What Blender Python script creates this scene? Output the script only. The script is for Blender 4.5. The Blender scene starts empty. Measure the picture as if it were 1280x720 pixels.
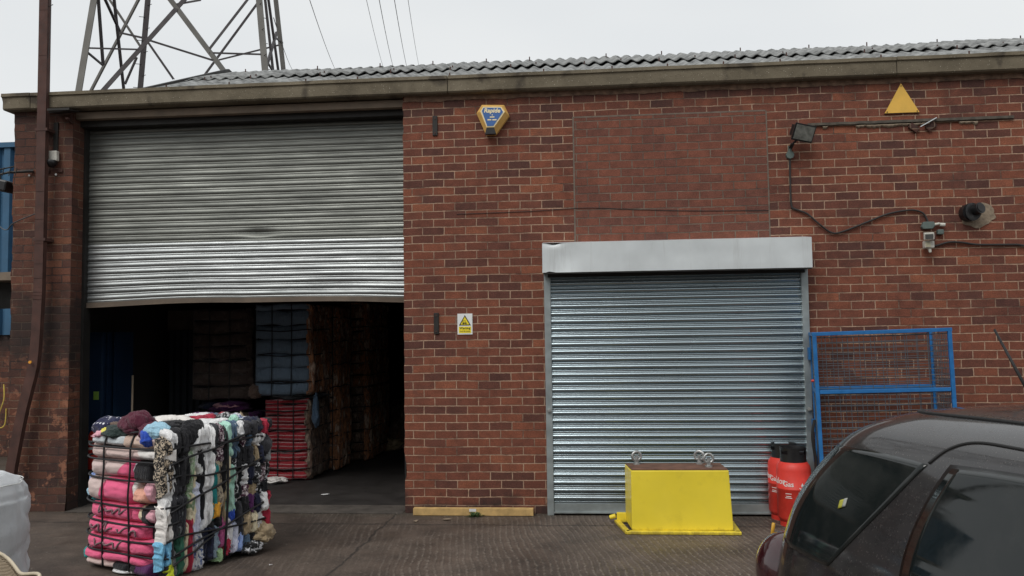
import bpy, math, random
from mathutils import Vector, Matrix, noise
R = math.radians
S = bpy.context.scene
COL = S.collection

# ------------------------------------------------------------------ camera
cd = bpy.data.cameras.new('camera'); cam = bpy.data.objects.new('camera', cd); COL.objects.link(cam)
cd.sensor_width = 36; cd.lens = 29.53; cd.clip_start = .05; cd.clip_end = 2000
r_, u_, f_ = (0.99582561, 0.09031894, -0.01318506), (0.01852497, -0.05854213, 0.99811304), (-0.08937663, 0.99419078, 0.05997091)
cam.matrix_world = Matrix(((r_[0], u_[0], -f_[0], 0.0), (r_[1], u_[1], -f_[1], -8.6497), (r_[2], u_[2], -f_[2], 1.7841), (0, 0, 0, 1)))
S.camera = cam

# ------------------------------------------------------------------ world: overcast sky
W = bpy.data.worlds.new('World'); S.world = W; W.use_nodes = True
SUN_EL, SUN_AZ = 50, 205
wn, wl = W.node_tree.nodes, W.node_tree.links
wn.clear()
wo = wn.new('ShaderNodeOutputWorld')
sky = wn.new('ShaderNodeTexSky'); sky.sky_type = 'NISHITA'; sky.sun_disc = False
sky.sun_elevation = R(SUN_EL); sky.sun_rotation = R(SUN_AZ); sky.dust_density = 3
b1 = wn.new('ShaderNodeBackground'); b1.inputs[1].default_value = .08; wl.new(sky.outputs[0], b1.inputs[0])
b2 = wn.new('ShaderNodeBackground'); b2.inputs[1].default_value = 1.0
tc = wn.new('ShaderNodeTexCoord'); mp = wn.new('ShaderNodeMapping'); mp.inputs['Scale'].default_value = (1, 1, 3)
nz = wn.new('ShaderNodeTexNoise'); nz.inputs['Scale'].default_value = 1.6; nz.inputs['Detail'].default_value = 3; nz.inputs['Roughness'].default_value = .45
cr = wn.new('ShaderNodeValToRGB'); cr.color_ramp.elements[0].position = .3; cr.color_ramp.elements[1].position = .7
cr.color_ramp.elements[0].color = (.79, .82, .84, 1); cr.color_ramp.elements[1].color = (.92, .935, .93, 1)
wl.new(tc.outputs['Generated'], mp.inputs[0]); wl.new(mp.outputs[0], nz.inputs[0]); wl.new(nz.outputs['Fac'], cr.inputs[0]); wl.new(cr.outputs[0], b2.inputs[0])
mx = wn.new('ShaderNodeMixShader'); mx.inputs[0].default_value = .88
wl.new(b1.outputs[0], mx.inputs[1]); wl.new(b2.outputs[0], mx.inputs[2]); wl.new(mx.outputs[0], wo.inputs[0])

# ------------------------------------------------------------------ sun through cloud
sd = bpy.data.lights.new('sun', 'SUN'); sd.energy = 1.5; sd.angle = R(30); sd.color = (1, .97, .93)
sun = bpy.data.objects.new('sun', sd); COL.objects.link(sun)
az = R(SUN_AZ); sv = Vector((math.sin(az) * math.cos(R(SUN_EL)), math.cos(az) * math.cos(R(SUN_EL)), math.sin(R(SUN_EL))))
sun.rotation_euler = (-sv).to_track_quat('-Z', 'Y').to_euler()
S.view_settings.view_transform = 'Standard'; S.view_settings.look = 'None'
S.view_settings.exposure = 0; S.view_settings.gamma = 1
S.render.engine = 'CYCLES'
S.cycles.max_bounces = 8

# ------------------------------------------------------------------ material helpers
class N:
    def __init__(s, name):
        s.m = bpy.data.materials.new(name); s.m.use_nodes = True
        s.n, s.l = s.m.node_tree.nodes, s.m.node_tree.links
        s.b = s.n['Principled BSDF']
    def new(s, t, **k):
        x = s.n.new(t)
        for a, v in k.items(): setattr(x, a, v)
        return x
    def put(s, sock, v):
        if isinstance(v, bpy.types.NodeSocket): s.l.new(v, sock)
        elif isinstance(v, tuple) and len(v) == 3 and sock.type == 'RGBA': sock.default_value = (*v, 1)
        else: sock.default_value = v
    def co(s, which='Object', scale=(1, 1, 1), rot=(0, 0, 0), loc=(0, 0, 0)):
        t = s.new('ShaderNodeTexCoord'); m = s.new('ShaderNodeMapping')
        m.inputs['Scale'].default_value = scale; m.inputs['Rotation'].default_value = rot; m.inputs['Location'].default_value = loc
        s.l.new(t.outputs[which], m.inputs[0]); return m.outputs[0]
    def noise(s, vec, scale, detail=4, rough=.55, out='Fac', dist=0):
        x = s.new('ShaderNodeTexNoise'); x.inputs['Scale'].default_value = scale; x.inputs['Detail'].default_value = detail
        x.inputs['Roughness'].default_value = rough; x.inputs['Distortion'].default_value = dist
        s.l.new(vec, x.inputs['Vector']); return x.outputs[out]
    def ramp(s, v, stops, interp='LINEAR'):
        x = s.new('ShaderNodeValToRGB'); x.color_ramp.interpolation = interp
        e = x.color_ramp.elements
        while len(e) < len(stops): e.new(.5)
        for q, (p, c) in zip(e, stops):
            q.position = p; q.color = (*c, 1) if isinstance(c, tuple) else (c, c, c, 1)
        s.put(x.inputs[0], v); return x.outputs[0]
    def mix(s, f, a, b, mode='MIX'):
        x = s.new('ShaderNodeMix', data_type='RGBA', blend_type=mode)
        s.put(x.inputs[0], f); s.put(x.inputs[6], a); s.put(x.inputs[7], b); return x.outputs[2]
    def math(s, op, a, b=0., c=0.):
        x = s.new('ShaderNodeMath', operation=op)
        s.put(x.inputs[0], a); s.put(x.inputs[1], b)
        if op in ('MULTIPLY_ADD', 'SMOOTHSTEP'): s.put(x.inputs[2], c)
        return x.outputs[0]
    def sep(s, v):
        x = s.new('ShaderNodeSeparateXYZ'); s.l.new(v, x.inputs[0]); return x.outputs
    def bump(s, h, dist=.01, strength=1., nrm=None):
        x = s.new('ShaderNodeBump'); x.inputs['Strength'].default_value = strength; x.inputs['Distance'].default_value = dist
        s.put(x.inputs['Height'], h)
        if nrm: s.l.new(nrm, x.inputs['Normal'])
        return x.outputs[0]
    def out(s, col=None, rough=None, nrm=None, metal=None, **k):
        if col is not None: s.put(s.b.inputs['Base Color'], col)
        if rough is not None: s.put(s.b.inputs['Roughness'], rough)
        if nrm is not None: s.put(s.b.inputs['Normal'], nrm)
        if metal is not None: s.put(s.b.inputs['Metallic'], metal)
        for a, v in k.items(): s.put(s.b.inputs[a.replace('_', ' ')], v)
        return s.m

def brick_mat(name, tones, mortar, dark_mortar, soot=None, off=(0, 0), vis=(.42, .56), spall=.0, worn=0.):
    n = N(name)
    uv = n.co('UV', loc=(off[0], off[1], 0))
    d1 = n.noise(uv, 2.2, 2, .5, 'Color'); d2 = n.noise(uv, 38, 3, .6, 'Color')
    def vadd(v, c, a):
        s1 = n.new('ShaderNodeVectorMath', operation='SUBTRACT'); n.l.new(c, s1.inputs[0]); s1.inputs[1].default_value = (.5, .5, .5)
        s2 = n.new('ShaderNodeVectorMath', operation='MULTIPLY_ADD'); n.l.new(s1.outputs[0], s2.inputs[0]); s2.inputs[1].default_value = (a, a, 0); n.l.new(v, s2.inputs[2])
        return s2.outputs[0]
    v = vadd(vadd(uv, d1, .02), d2, .009 + .006 * worn)
    br = n.new('ShaderNodeTexBrick'); br.offset = .5; br.offset_frequency = 2; br.squash = 1
    br.inputs['Scale'].default_value = 1; br.inputs['Brick Width'].default_value = .228; br.inputs['Row Height'].default_value = .0845
    br.inputs['Mortar Size'].default_value = .0060; br.inputs['Mortar Smooth'].default_value = .35; br.inputs['Bias'].default_value = 0
    br.inputs['Color1'].default_value = (0, 0, 0, 1); br.inputs['Color2'].default_value = (1, 1, 1, 1); br.inputs['Mortar'].default_value = (.5, .5, .5, 1)
    n.l.new(v, br.inputs['Vector'])
    col = n.ramp(br.outputs['Color'], tones)
    big = n.noise(uv, 1.1, 4, .6); mid = n.noise(uv, 9, 5, .65); fine = n.noise(uv, 90, 4, .7)
    col = n.mix(.75, col, n.ramp(mid, [(.25, .55), (.5, .95), (.75, 1.35)]), 'MULTIPLY')
    col = n.mix(.85, col, n.ramp(fine, [(.3, .55), (.5, 1.), (.7, 1.6)]), 'MULTIPLY')
    col = n.mix(n.ramp(n.noise(uv, 3.1, 4, .6), [(.52, 0.), (.75, .45)]), col, n.mix(.6, col, (.10, .05, .04)))
    pit = n.ramp(n.noise(uv, 55, 5, .8), [(.66, 0.), (.72, .8)]); col = n.mix(pit, col, (.035, .02, .017))
    chip = n.ramp(n.noise(uv, 17, 5, .8, dist=.6), [(.71, 0.), (.74, .8)]); col = n.mix(chip, col, (.27, .115, .07))
    mvis = n.ramp(n.noise(uv, 1.7, 5, .7), [(vis[0], 0.), (vis[1], 1.)])
    mc = n.mix(mvis, dark_mortar, mortar)
    mc = n.mix(.6, mc, n.ramp(n.noise(uv, 25, 3), [(.3, .5), (.7, 1.4)]), 'MULTIPLY')
    col = n.mix(br.outputs['Fac'], col, mc)
    # lime bloom and patches of dirt of their own shape
    sp = n.ramp(n.noise(uv, 6.3, 6, .75, dist=.8), [(.68, 0.), (.76, .55)])
    col = n.mix(sp, col, (.33, .25, .21))
    sp2 = n.ramp(n.noise(uv, 2.6, 6, .7, dist=.5), [(.58, 0.), (.74, .6)])
    col = n.mix(sp2, col, n.mix(.75, col, (.06, .035, .03)))
    if soot:
        z = n.sep(n.co('UV'))[1]
        nn = n.noise(n.co('UV'), 3.5, 5, .7)
        zz = n.math('MULTIPLY_ADD', nn, .9, z)
        zz = n.math('SUBTRACT', zz, .45)
        sm = n.ramp(n.math('DIVIDE', zz, 4.4), soot)
        col = n.mix(sm, col, n.mix(.9, col, (.018, .014, .013)))
    if spall:
        pq = n.ramp(n.noise(n.co('UV'), 4.5, 7, .75), [(.56, 0.), (.60, 1.)])
        z = n.sep(n.co('UV'))[1]
        low = n.ramp(n.math('DIVIDE', z, 4.4), [(.0, 1.), (.22, 1.), (.45, .0)])
        pq = n.math('MULTIPLY', pq, low)
        col = n.mix(n.math('MULTIPLY', pq, spall), col, (.30, .13, .075))
    h = n.math('MULTIPLY_ADD', br.outputs['Fac'], -1., n.math('MULTIPLY', fine, .35))
    h = n.math('MULTIPLY_ADD', mid, .6, h)
    return n.out(col, .9, n.bump(h, .008, .9))

TONES = [(0., (.085, .032, .024)), (.15, (.115, .040, .027)), (.4, (.155, .050, .030)), (.7, (.180, .056, .031)), (.92, (.21, .067, .036)), (1., (.26, .088, .045))]
M = {}
M['brick'] = brick_mat('brick', TONES, (.41, .27, .185), (.10, .055, .04), vis=(.35, .52), soot=[(0., .75), (.02, .45), (.045, 0.), (.92, 0.), (.96, .25), (1., .6)])
M['brick_pier'] = brick_mat('brick_pier', [(a, (c[0] * .8, c[1] * .92, c[2] * .95)) for a, c in TONES], (.24, .15, .10), (.05, .032, .027),
                            soot=[(0., .7), (.12, .25), (.30, .0), (.40, .9), (.5, .85), (.56, .1), (.8, .1), (1., .6)], spall=.8, worn=1.)
M['brick_infill'] = brick_mat('brick_infill', [(0., (.135, .052, .037)), (.5, (.172, .059, .037)), (1., (.205, .070, .042))], (.19, .145, .11), (.12, .085, .065), off=(.09, .03))
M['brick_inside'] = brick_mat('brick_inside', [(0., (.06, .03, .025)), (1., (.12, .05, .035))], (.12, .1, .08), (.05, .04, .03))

def simple(name, c, rough=.6, metal=0., var=.25, sc=6, bump=.0, bsc=40, **k):
    n = N(name); o = n.co('Object')
    f = n.noise(o, sc, 5, .6)
    col = n.mix(1., c, n.ramp(f, [(.3, 1 - var), (.7, 1 + var)]), 'MULTIPLY')
    nr = n.bump(n.noise(o, bsc, 4), bump, 1.) if bump else None
    return n.out(col, n.ramp(n.noise(o, sc * 2, 4), [(.3, max(.02, rough - .1)), (.7, min(1., rough + .1))]), nr, metal, **k)

def concrete():
    n = N('exposed_aggregate_concrete'); o = n.co('Object')
    col = n.ramp(n.noise(o, 2.2, 6, .65), [(.3, (.085, .07, .046)), (.5, (.15, .125, .085)), (.75, (.21, .178, .125))])
    vo = n.new('ShaderNodeTexVoronoi'); vo.inputs['Scale'].default_value = 60; n.l.new(o, vo.inputs[0])
    st = n.ramp(vo.outputs['Distance'], [(.16, 1.), (.27, 0.)])
    rnd = n.ramp(n.sep(vo.outputs['Color'])[0], [(.0, (.06, .05, .035)), (.55, (.17, .14, .09)), (.85, (.30, .26, .19)), (.95, (.55, .5, .4))])
    col = n.mix(n.math('MULTIPLY', st, .8), col, rnd)
    dk = n.ramp(n.noise(o, 3.3, 3, .5, dist=.3), [(.62, 0.), (.7, .75)])
    col = n.mix(dk, col, (.045, .035, .026))
    return n.out(col, .92, n.bump(n.math('ADD', st, n.noise(o, 30, 4)), .004, .8))
M['concrete'] = concrete()

def ground_mat():
    n = N('yard_concrete'); o = n.co('Object')
    big = n.noise(o, .55, 5, .6); mid = n.noise(o, 3.2, 6, .7); fine = n.noise(o, 70, 5, .7)
    col = n.ramp(big, [(.3, (.048, .035, .028)), (.5, (.088, .066, .052)), (.72, (.145, .112, .09))])
    col = n.mix(.8, col, n.ramp(mid, [(.3, .5), (.5, 1.), (.7, 1.5)]), 'MULTIPLY')
    col = n.mix(.8, col, n.ramp(fine, [(.28, .4), (.5, 1.), (.72, 1.9)]), 'MULTIPLY')
    # tamped ridges across the slab, fading in and out
    dv = n.noise(o, .8, 2, .5, 'Color')
    va = n.new('ShaderNodeVectorMath', operation='MULTIPLY_ADD'); n.l.new(dv, va.inputs[0]); va.inputs[1].default_value = (.22, .22, 0)
    n.l.new(n.co('Object', rot=(0, 0, R(-9))), va.inputs[2])
    w = n.new('ShaderNodeTexWave', wave_type='BANDS', bands_direction='X'); w.inputs['Scale'].default_value = 5.4; w.inputs['Distortion'].default_value = 2.2
    w.inputs['Detail'].default_value = 3; w.inputs['Detail Scale'].default_value = 3
    n.l.new(va.outputs[0], w.inputs[0])
    xs = n.sep(o)[0]
    mk = n.ramp(n.math('MULTIPLY_ADD', n.noise(o, .9, 4, .6), 1.6, n.math('MULTIPLY', xs, .14)), [(.38, 0.), (.72, 1.)])
    wr = n.math('MULTIPLY', n.ramp(w.outputs['Fac'], [(.5, 0.), (.95, 1.)]), mk)
    brk = n.ramp(n.noise(o, 22, 4, .7), [(.42, .0), (.62, 1.)])
    col = n.mix(n.math('MULTIPLY', n.math('MULTIPLY', wr, brk), .95), col, (.21, .175, .145))
    # pale flecks and crumbs of grit
    vo = n.new('ShaderNodeTexVoronoi'); vo.inputs['Scale'].default_value = 16; n.l.new(o, vo.inputs[0])
    fl = n.math('MULTIPLY', n.ramp(vo.outputs['Distance'], [(.07, 1.), (.13, 0.)]), n.ramp(n.sep(vo.outputs['Color'])[1], [(.8, 0.), (.86, .7)], 'CONSTANT'))
    col = n.mix(fl, col, (.30, .27, .23))
    oil = n.ramp(n.noise(o, .9, 4, .6, dist=1.), [(.56, 0.), (.70, .75)])
    col = n.mix(oil, col, n.mix(.6, col, (.018, .015, .014)))
    wob = n.math('MULTIPLY_ADD', n.noise(o, 3, 5, .7), .16, -.08)
    def joint(ax, c, wd, colr):
        nonlocal col
        d_ = n.math('ABSOLUTE', n.math('ADD', n.math('ADD', n.sep(o)[ax], -c), wob))
        col = n.mix(n.ramp(n.math('DIVIDE', d_, wd), [(.4, .9), (1., 0.)]), col, colr)
    joint(1, -.52, .022, (.025, .02, .017)); joint(0, -2.0, .016, (.03, .024, .02)); joint(1, -3.9, .03, (.03, .024, .02))
    dirt = n.ramp(n.math('MULTIPLY_ADD', n.noise(o, 6, 6, .75), .5, n.sep(o)[1]), [(-.0, 0.), (.25, .6)])
    col = n.mix(dirt, col, (.05, .042, .03))
    pale = n.ramp(n.noise(o, 2.4, 7, .75, dist=.7), [(.64, 0.), (.70, .4)]); col = n.mix(pale, col, (.26, .22, .18))
    rg = n.ramp(n.noise(o, 1.3, 4, .6), [(.35, .52), (.65, .85)])
    h = n.math('MULTIPLY_ADD', wr, 1.5, n.math('ADD', mid, n.math('MULTIPLY', fine, .5)))
    return n.out(col, rg, n.bump(h, .009, .7))
M['yard'] = ground_mat()

def slat_mat(name, c, rough, var, stains):
    n = N(name); o = n.co('Object')
    st = n.noise(n.co('Object', scale=(.5, 1, 5)), 3, 6, .7)
    zz = n.noise(n.co('Object', scale=(.15, 1, 13.8)), 1., 1, .3)
    col = n.mix(1., c, n.ramp(st, [(.3, 1 - var), (.65, 1 + var * .5)]), 'MULTIPLY')
    col = n.mix(stains, col, n.ramp(zz, [(.35, .6), (.65, 1.1)]), 'MULTIPLY')
    mk = n.ramp(n.noise(n.co('Object', scale=(1, 1, 6)), 4, 7, .8), [(.70, 0.), (.80, .5)])
    col = n.mix(mk, col, (.05, .045, .04))
    low = n.ramp(n.math('MULTIPLY_ADD', n.noise(n.co('Object', scale=(1, 1, .3)), 7, 6, .8), .5, n.sep(o)[2]), [(.25, .65), (.75, 0.)])
    col = n.mix(low, col, (.075, .06, .048))
    scr = n.ramp(n.noise(n.co('Object', scale=(.6, 1, 9), rot=(0, R(8), 0)), 6, 4, .7, dist=.4), [(.75, 0.), (.79, .3)]); col = n.mix(scr, col, (.55, .56, .55))
    return n.out(col, n.ramp(st, [(.3, rough + .12), (.7, rough)]), n.bump(n.noise(n.co('Object', scale=(.25, 1, .6)), 5, 2), .0012, .5), .92)
def slat_clean():
    n = N('galvanised_slats'); o = n.co('Object')
    cl = n.noise(n.co('Object', scale=(.4, 1, 1.2)), 2.2, 3, .5)
    col = n.mix(1., (.40, .475, .51), n.ramp(cl, [(.3, .82), (.7, 1.1)]), 'MULTIPLY')
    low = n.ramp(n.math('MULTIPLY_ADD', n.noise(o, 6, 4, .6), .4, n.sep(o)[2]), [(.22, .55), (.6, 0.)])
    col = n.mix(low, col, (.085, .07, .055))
    sm = n.ramp(n.noise(n.co('Object', scale=(1, 1, 2.5)), 3.5, 4, .6, dist=.6), [(.66, 0.), (.74, .35)]); col = n.mix(sm, col, (.11, .115, .115))
    return n.out(col, n.ramp(cl, [(.3, .30), (.7, .20)]), None, .9)
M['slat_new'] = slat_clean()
M['slat_old'] = slat_mat('weathered_slats', (.22, .228, .210), .5, .28, .45)
M['slat_mid'] = slat_mat('cleaner_slats', (.36, .38, .38), .40, .32, .4)

M['galv_sheet'] = simple('galvanised_sheet', (.66, .70, .71), .42, .15, .05, 3)
def hous():
    n = N('housing_sheet'); o = n.co('Object')
    st = n.noise(n.co('Object', scale=(1, 1, .06)), 9, 6, .75); cl = n.noise(o, 1.4, 4, .6)
    col = n.mix(1., (.66, .70, .71), n.ramp(cl, [(.3, .82), (.6, 1.05)]), 'MULTIPLY')
    col = n.mix(n.ramp(st, [(.55, 0.), (.75, .35)]), col, (.28, .27, .25))
    col = n.mix(n.ramp(n.noise(o, 13, 7, .85), [(.70, 0.), (.74, .7)]), col, (.12, .11, .10))
    return n.out(col, n.ramp(st, [(.3, .34), (.7, .5)]), n.bump(n.noise(o, 2.5, 2), .01, .3), .15)
M['housing'] = hous()
M['galv_rail'] = simple('galvanised_rail', (.34, .38, .385), .5, .6, .2, 5)
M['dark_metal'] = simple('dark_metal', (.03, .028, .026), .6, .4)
M['lintel'] = simple('lintel_steel', (.20, .155, .115), .8, 0, .25, 4)
M['rust'] = simple('rusty_paint', (.075, .034, .026), .75, .1, .35, 9, .002, 60)
M['black_plastic'] = simple('black_plastic', (.012, .012, .013), .42, 0, .2)
M['white_plastic'] = simple('white_plastic', (.55, .54, .48), .5, 0, .15, 20)
M['grey_box'] = simple('grey_green_plastic', (.09, .12, .11), .6)
M['cable'] = simple('cable_rubber', (.022, .020, .019), .6)
M['yellow_sign'] = simple('yellow_sign', (.74, .44, .075), .6, 0, .12, 5)
M['white_paint'] = simple('white_paint', (.78, .80, .78), .5, 0, .05)
M['sign_yellow'] = simple('bright_yellow', (.85, .68, .03), .5, 0, .05)
M['sign_black'] = simple('sign_black', (.015, .015, .015), .5)
M['alarm_gold'] = simple('alarm_gold', (.72, .43, .12), .45, 0, .12, 12)
M['alarm_cream'] = simple('alarm_cream', (.86, .74, .45), .45, 0, .08)
M['alarm_blue'] = simple('alarm_blue', (.045, .13, .36), .4, 0, .1)
M['wood'] = simple('new_timber', (.50, .33, .13), .75, 0, .25, 14, .001)
M['mortar_band'] = simple('mortar_band', (.17, .105, .07), .95, 0, .55, 12, .006, 30)
M['render_patch'] = simple('cement_patch', (.25, .195, .14), .95, 0, .3, 20, .006, 50)
M['joint_grey'] = simple('joint_mortar', (.155, .125, .10), .95, 0, .3, 20)
M['roof_sheet'] = simple('asbestos_cement_sheet', (.22, .225, .22), .92, 0, .6, 7, .004, 50)
M['pylon_a'] = simple('pylon_steel', (.145, .14, .128), .7, .3, .25, 2)
M['pylon_b'] = simple('pylon_dark_steel', (.05, .044, .046), .7, .3, .25, 2)
M['wire'] = simple('line_wire', (.07, .07, .075), .6, .3)
M['blue_paint'] = simple('blue_frame_paint', (.014, .14, .38), .5, 0, .18, 10, .0006, 60)
M['mesh_wire'] = simple('mesh_wire', (.10, .115, .13), .5, .4)
M['blue_clad'] = simple('blue_cladding', (.035, .11, .20), .6, .1, .25, 1.5)
M['blue_dark'] = simple('dark_blue_paint', (.010, .035, .085), .55, 0, .3, 3)
M['steel_shackle'] = simple('shackle_steel', (.45, .46, .45), .42, .75, .35, 30)
M['rust_plate'] = simple('rust_plate', (.15, .075, .05), .85, 0, .4, 10, .002, 60)
M['chassis'] = simple('floor_dark', (.03, .026, .024), .8)
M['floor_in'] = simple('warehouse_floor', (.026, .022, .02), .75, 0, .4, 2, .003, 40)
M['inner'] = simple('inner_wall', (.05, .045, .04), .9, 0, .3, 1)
M['tan'] = simple('tan_beam', (.13, .10, .075), .85)
M['stone'] = simple('grit', (.16, .14, .12), .9, 0, .4, 30)
M['paper'] = simple('paper', (.7, .7, .7), .8)
M['weed'] = simple('weed_leaf', (.05, .10, .03), .6)
M['strap'] = simple('baling_strap', (.010, .010, .012), .5)
M['sack'] = None

def yellow_box_mat():
    n = N('yellow_enamel'); o = n.co('Object')
    col = n.mix(1., (.86, .68, .05), n.ramp(n.noise(o, 2.5, 4), [(.3, .93), (.7, 1.05)]), 'MULTIPLY')
    sm = n.ramp(n.noise(n.co('Object', loc=(-.13, 0, -.42)), 4.2, 6, .65), [(.55, 0.), (.8, .32)])
    sc = n.ramp(n.noise(n.co('Object', scale=(3, 3, 1)), 12, 7, .85), [(.70, 0.), (.73, .8)])
    col = n.mix(sm, col, (.28, .19, .03)); col = n.mix(sc, col, (.12, .07, .03))
    lw = n.ramp(n.math('MULTIPLY_ADD', n.noise(n.co('Object', scale=(1, 1, .4)), 14, 6, .8), .16, n.sep(o)[2]), [(.07, .7), (.13, 0.)])
    col = n.mix(lw, col, (.16, .10, .035))
    return n.out(col, n.ramp(n.noise(o, 8, 4), [(.3, .28), (.7, .5)]), n.bump(n.noise(o, 3, 2), .004, .5))
M['yellow_box'] = yellow_box_mat()

def red_cyl():
    n = N('red_cylinder_paint'); o = n.co('Object')
    col = n.mix(1., (.70, .045, .03), n.ramp(n.noise(o, 7, 4), [(.3, .8), (.7, 1.1)]), 'MULTIPLY')
    col = n.mix(n.ramp(n.noise(o, 14, 6, .75), [(.6, 0.), (.7, .5)]), col, (.55, .22, .18))
    return n.out(col, .5, n.bump(n.noise(o, 30, 3), .0008, .5))
M['red_gas'] = red_cyl()

# ------------------------------------------------------------------ mesh helpers
class MB:
    def __init__(s): s.v, s.f, s.uv = [], [], None
    def add(s, vs, fs):
        b = len(s.v); s.v += [tuple(v) for v in vs]; s.f += [tuple(i + b for i in f) for f in fs]; return s
    def box(s, x0, x1, y0, y1, z0, z1, M4=None):
        vs = [Vector((x, y, z)) for z in (z0, z1) for x, y in ((x0, y0), (x1, y0), (x1, y1), (x0, y1))]
        if M4: vs = [M4 @ v for v in vs]
        return s.add(vs, [(3, 2, 1, 0), (4, 5, 6, 7), (0, 1, 5, 4), (1, 2, 6, 5), (2, 3, 7, 6), (3, 0, 4, 7)])
    def bar(s, a, b, w, h=None, up=(0, 0, 1)):
        a, b = Vector(a), Vector(b); h = h or w; d = (b - a); L = d.length; d.normalize()
        up = Vector(up)
        if abs(d.dot(up)) > .98: up = Vector((0, 1, 0))
        x = d.cross(up).normalized(); y = x.cross(d)
        vs = [p + x * i * w / 2 + y * j * h / 2 for p in (a, b) for i, j in ((-1, -1), (1, -1), (1, 1), (-1, 1))]
        return s.add(vs, [(0, 1, 2, 3), (7, 6, 5, 4), (0, 4, 5, 1), (1, 5, 6, 2), (2, 6, 7, 3), (3, 7, 4, 0)])
    def angle(s, a, b, w, t=.02):
        a, b = Vector(a), Vector(b); d = (b - a).normalized(); up = Vector((0, 1, 0)) if abs(d.y) < .9 else Vector((0, 0, 1))
        x = d.cross(up).normalized(); y = x.cross(d)
        s.bar(a, b, w, t, up=y)
        o = x * (w / 2 - t / 2) + y * (w / 2)
        return s.bar(a + o, b + o, t, w, up=y)
    def tube(s, pts, rad, n=8, cap=True):
        pts = [Vector(p) for p in pts]; rings = []; px = None
        rr = rad if isinstance(rad, (list, tuple)) else [rad] * len(pts)
        vs = []
        for i, p in enumerate(pts):
            d = (pts[min(i + 1, len(pts) - 1)] - pts[max(i - 1, 0)]).normalized()
            if px is None:
                px = d.cross(Vector((0, 0, 1)));
                if px.length < .1: px = d.cross(Vector((0, 1, 0)))
            px = (px - d * px.dot(d)).normalized(); py = d.cross(px)
            vs += [p + (px * math.cos(t) + py * math.sin(t)) * rr[i] for t in (2 * math.pi * k / n for k in range(n))]
        fs = [(i * n + k, i * n + (k + 1) % n, (i + 1) * n + (k + 1) % n, (i + 1) * n + k) for i in range(len(pts) - 1) for k in range(n)]
        if cap: fs += [tuple(reversed(range(n))), tuple((len(pts) - 1) * n + k for k in range(n))]
        return s.add(vs, fs)
    def lathe(s, prof, n=32, c=(0, 0, 0)):
        vs = [(c[0] + r * math.cos(2 * math.pi * k / n), c[1] + r * math.sin(2 * math.pi * k / n), c[2] + z) for r, z in prof for k in range(n)]
        fs = [(i * n + k, i * n + (k + 1) % n, (i + 1) * n + (k + 1) % n, (i + 1) * n + k) for i in range(len(prof) - 1) for k in range(n)]
        return s.add(vs, fs)
    def prism(s, pts, y0, y1):       # polygon in x,z extruded along y
        n = len(pts); vs = [(x, y0, z) for x, z in pts] + [(x, y1, z) for x, z in pts]
        fs = [tuple(range(n)), tuple(reversed(range(n, 2 * n)))] + [(i, i + n, (i + 1) % n + n, (i + 1) % n) for i in range(n)]
        return s.add(vs, fs)
    def grid(s, fn, nu, nv, wrap=False):
        vs = [fn(i / nu, j / nv) for j in range(nv + 1) for i in range(nu + (0 if wrap else 1))]
        m = nu if wrap else nu + 1
        fs = [(j * m + i, j * m + (i + 1) % m, (j + 1) * m + (i + 1) % m, (j + 1) * m + i) for j in range(nv) for i in range(nu)]
        return s.add(vs, fs)
    def build(s, name, mat, parent=None, smooth=False, bevel=0., angle=None, uvs=True, weld=False):
        me = bpy.data.meshes.new(name); me.from_pydata(s.v, [], s.f)
        me.update()
        if uvs:
            ul = me.uv_layers.new(name='UVMap')
            for p in me.polygons:
                nx, ny, nz_ = (abs(c) for c in p.normal)
                for li in p.loop_indices:
                    c = me.vertices[me.loops[li].vertex_index].co
                    ul.data[li].uv = (c.x, c.y) if nz_ > max(nx, ny) else ((c.y + .114, c.z) if nx > ny else (c.x, c.z))
        if smooth:
            for p in me.polygons: p.use_smooth = True
            if angle: me.set_sharp_from_angle(angle=R(angle))
        if isinstance(mat, str): mat = M[mat]
        me.materials.append(mat)
        o = bpy.data.objects.new(name, me); COL.objects.link(o)
        if parent: o.parent = parent
        if bevel:
            b = o.modifiers.new('bevel', 'BEVEL'); b.width = bevel; b.segments = 2; b.limit_method = 'ANGLE'
        return o

def tag(o, label=None, cat=None, group=None, kind=None):
    if label: o['label'] = label
    if cat: o['category'] = cat
    if group: o['group'] = group
    if kind: o['kind'] = kind
    return o
def thing(name, loc, label, cat, group=None, rz=0, rot=None):
    o = bpy.data.objects.new(name, None); COL.objects.link(o); o.location = loc; o.rotation_euler = rot or (0, 0, rz)
    o.empty_display_size = .1
    return tag(o, label, cat, group)
def text_mesh(name, s, size, mat, parent, M4, bold=0., depth=.001, align='CENTER', wrap_r=None, shear=0.):
    cu = bpy.data.curves.new(name, 'FONT'); cu.body = s; cu.size = size; cu.extrude = depth; cu.offset = bold; cu.align_x = align; cu.shear = shear; cu.resolution_u = 3
    t = bpy.data.objects.new(name, cu); COL.objects.link(t)
    bpy.context.view_layer.update()
    me = bpy.data.meshes.new_from_object(t.evaluated_get(bpy.context.evaluated_depsgraph_get()))
    bpy.data.objects.remove(t); bpy.data.curves.remove(cu)
    for v in me.vertices:
        c = v.co
        if wrap_r: a, z = wrap_r[1] + c.x / wrap_r[0], c.y; v.co = M4 @ Vector(((wrap_r[0] + c.z) * math.cos(a), (wrap_r[0] + c.z) * math.sin(a), z))
        else: v.co = M4 @ c
    me.materials.clear(); me.materials.append(M[mat])
    me.name = name
    o = bpy.data.objects.new(name, me); COL.objects.link(o); o.parent = parent
    return o
def ns(p, s=1., seed=0): return noise.noise(Vector(p) * s + Vector((seed * 7.13, seed * 3.7, seed * 1.9)))

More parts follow.
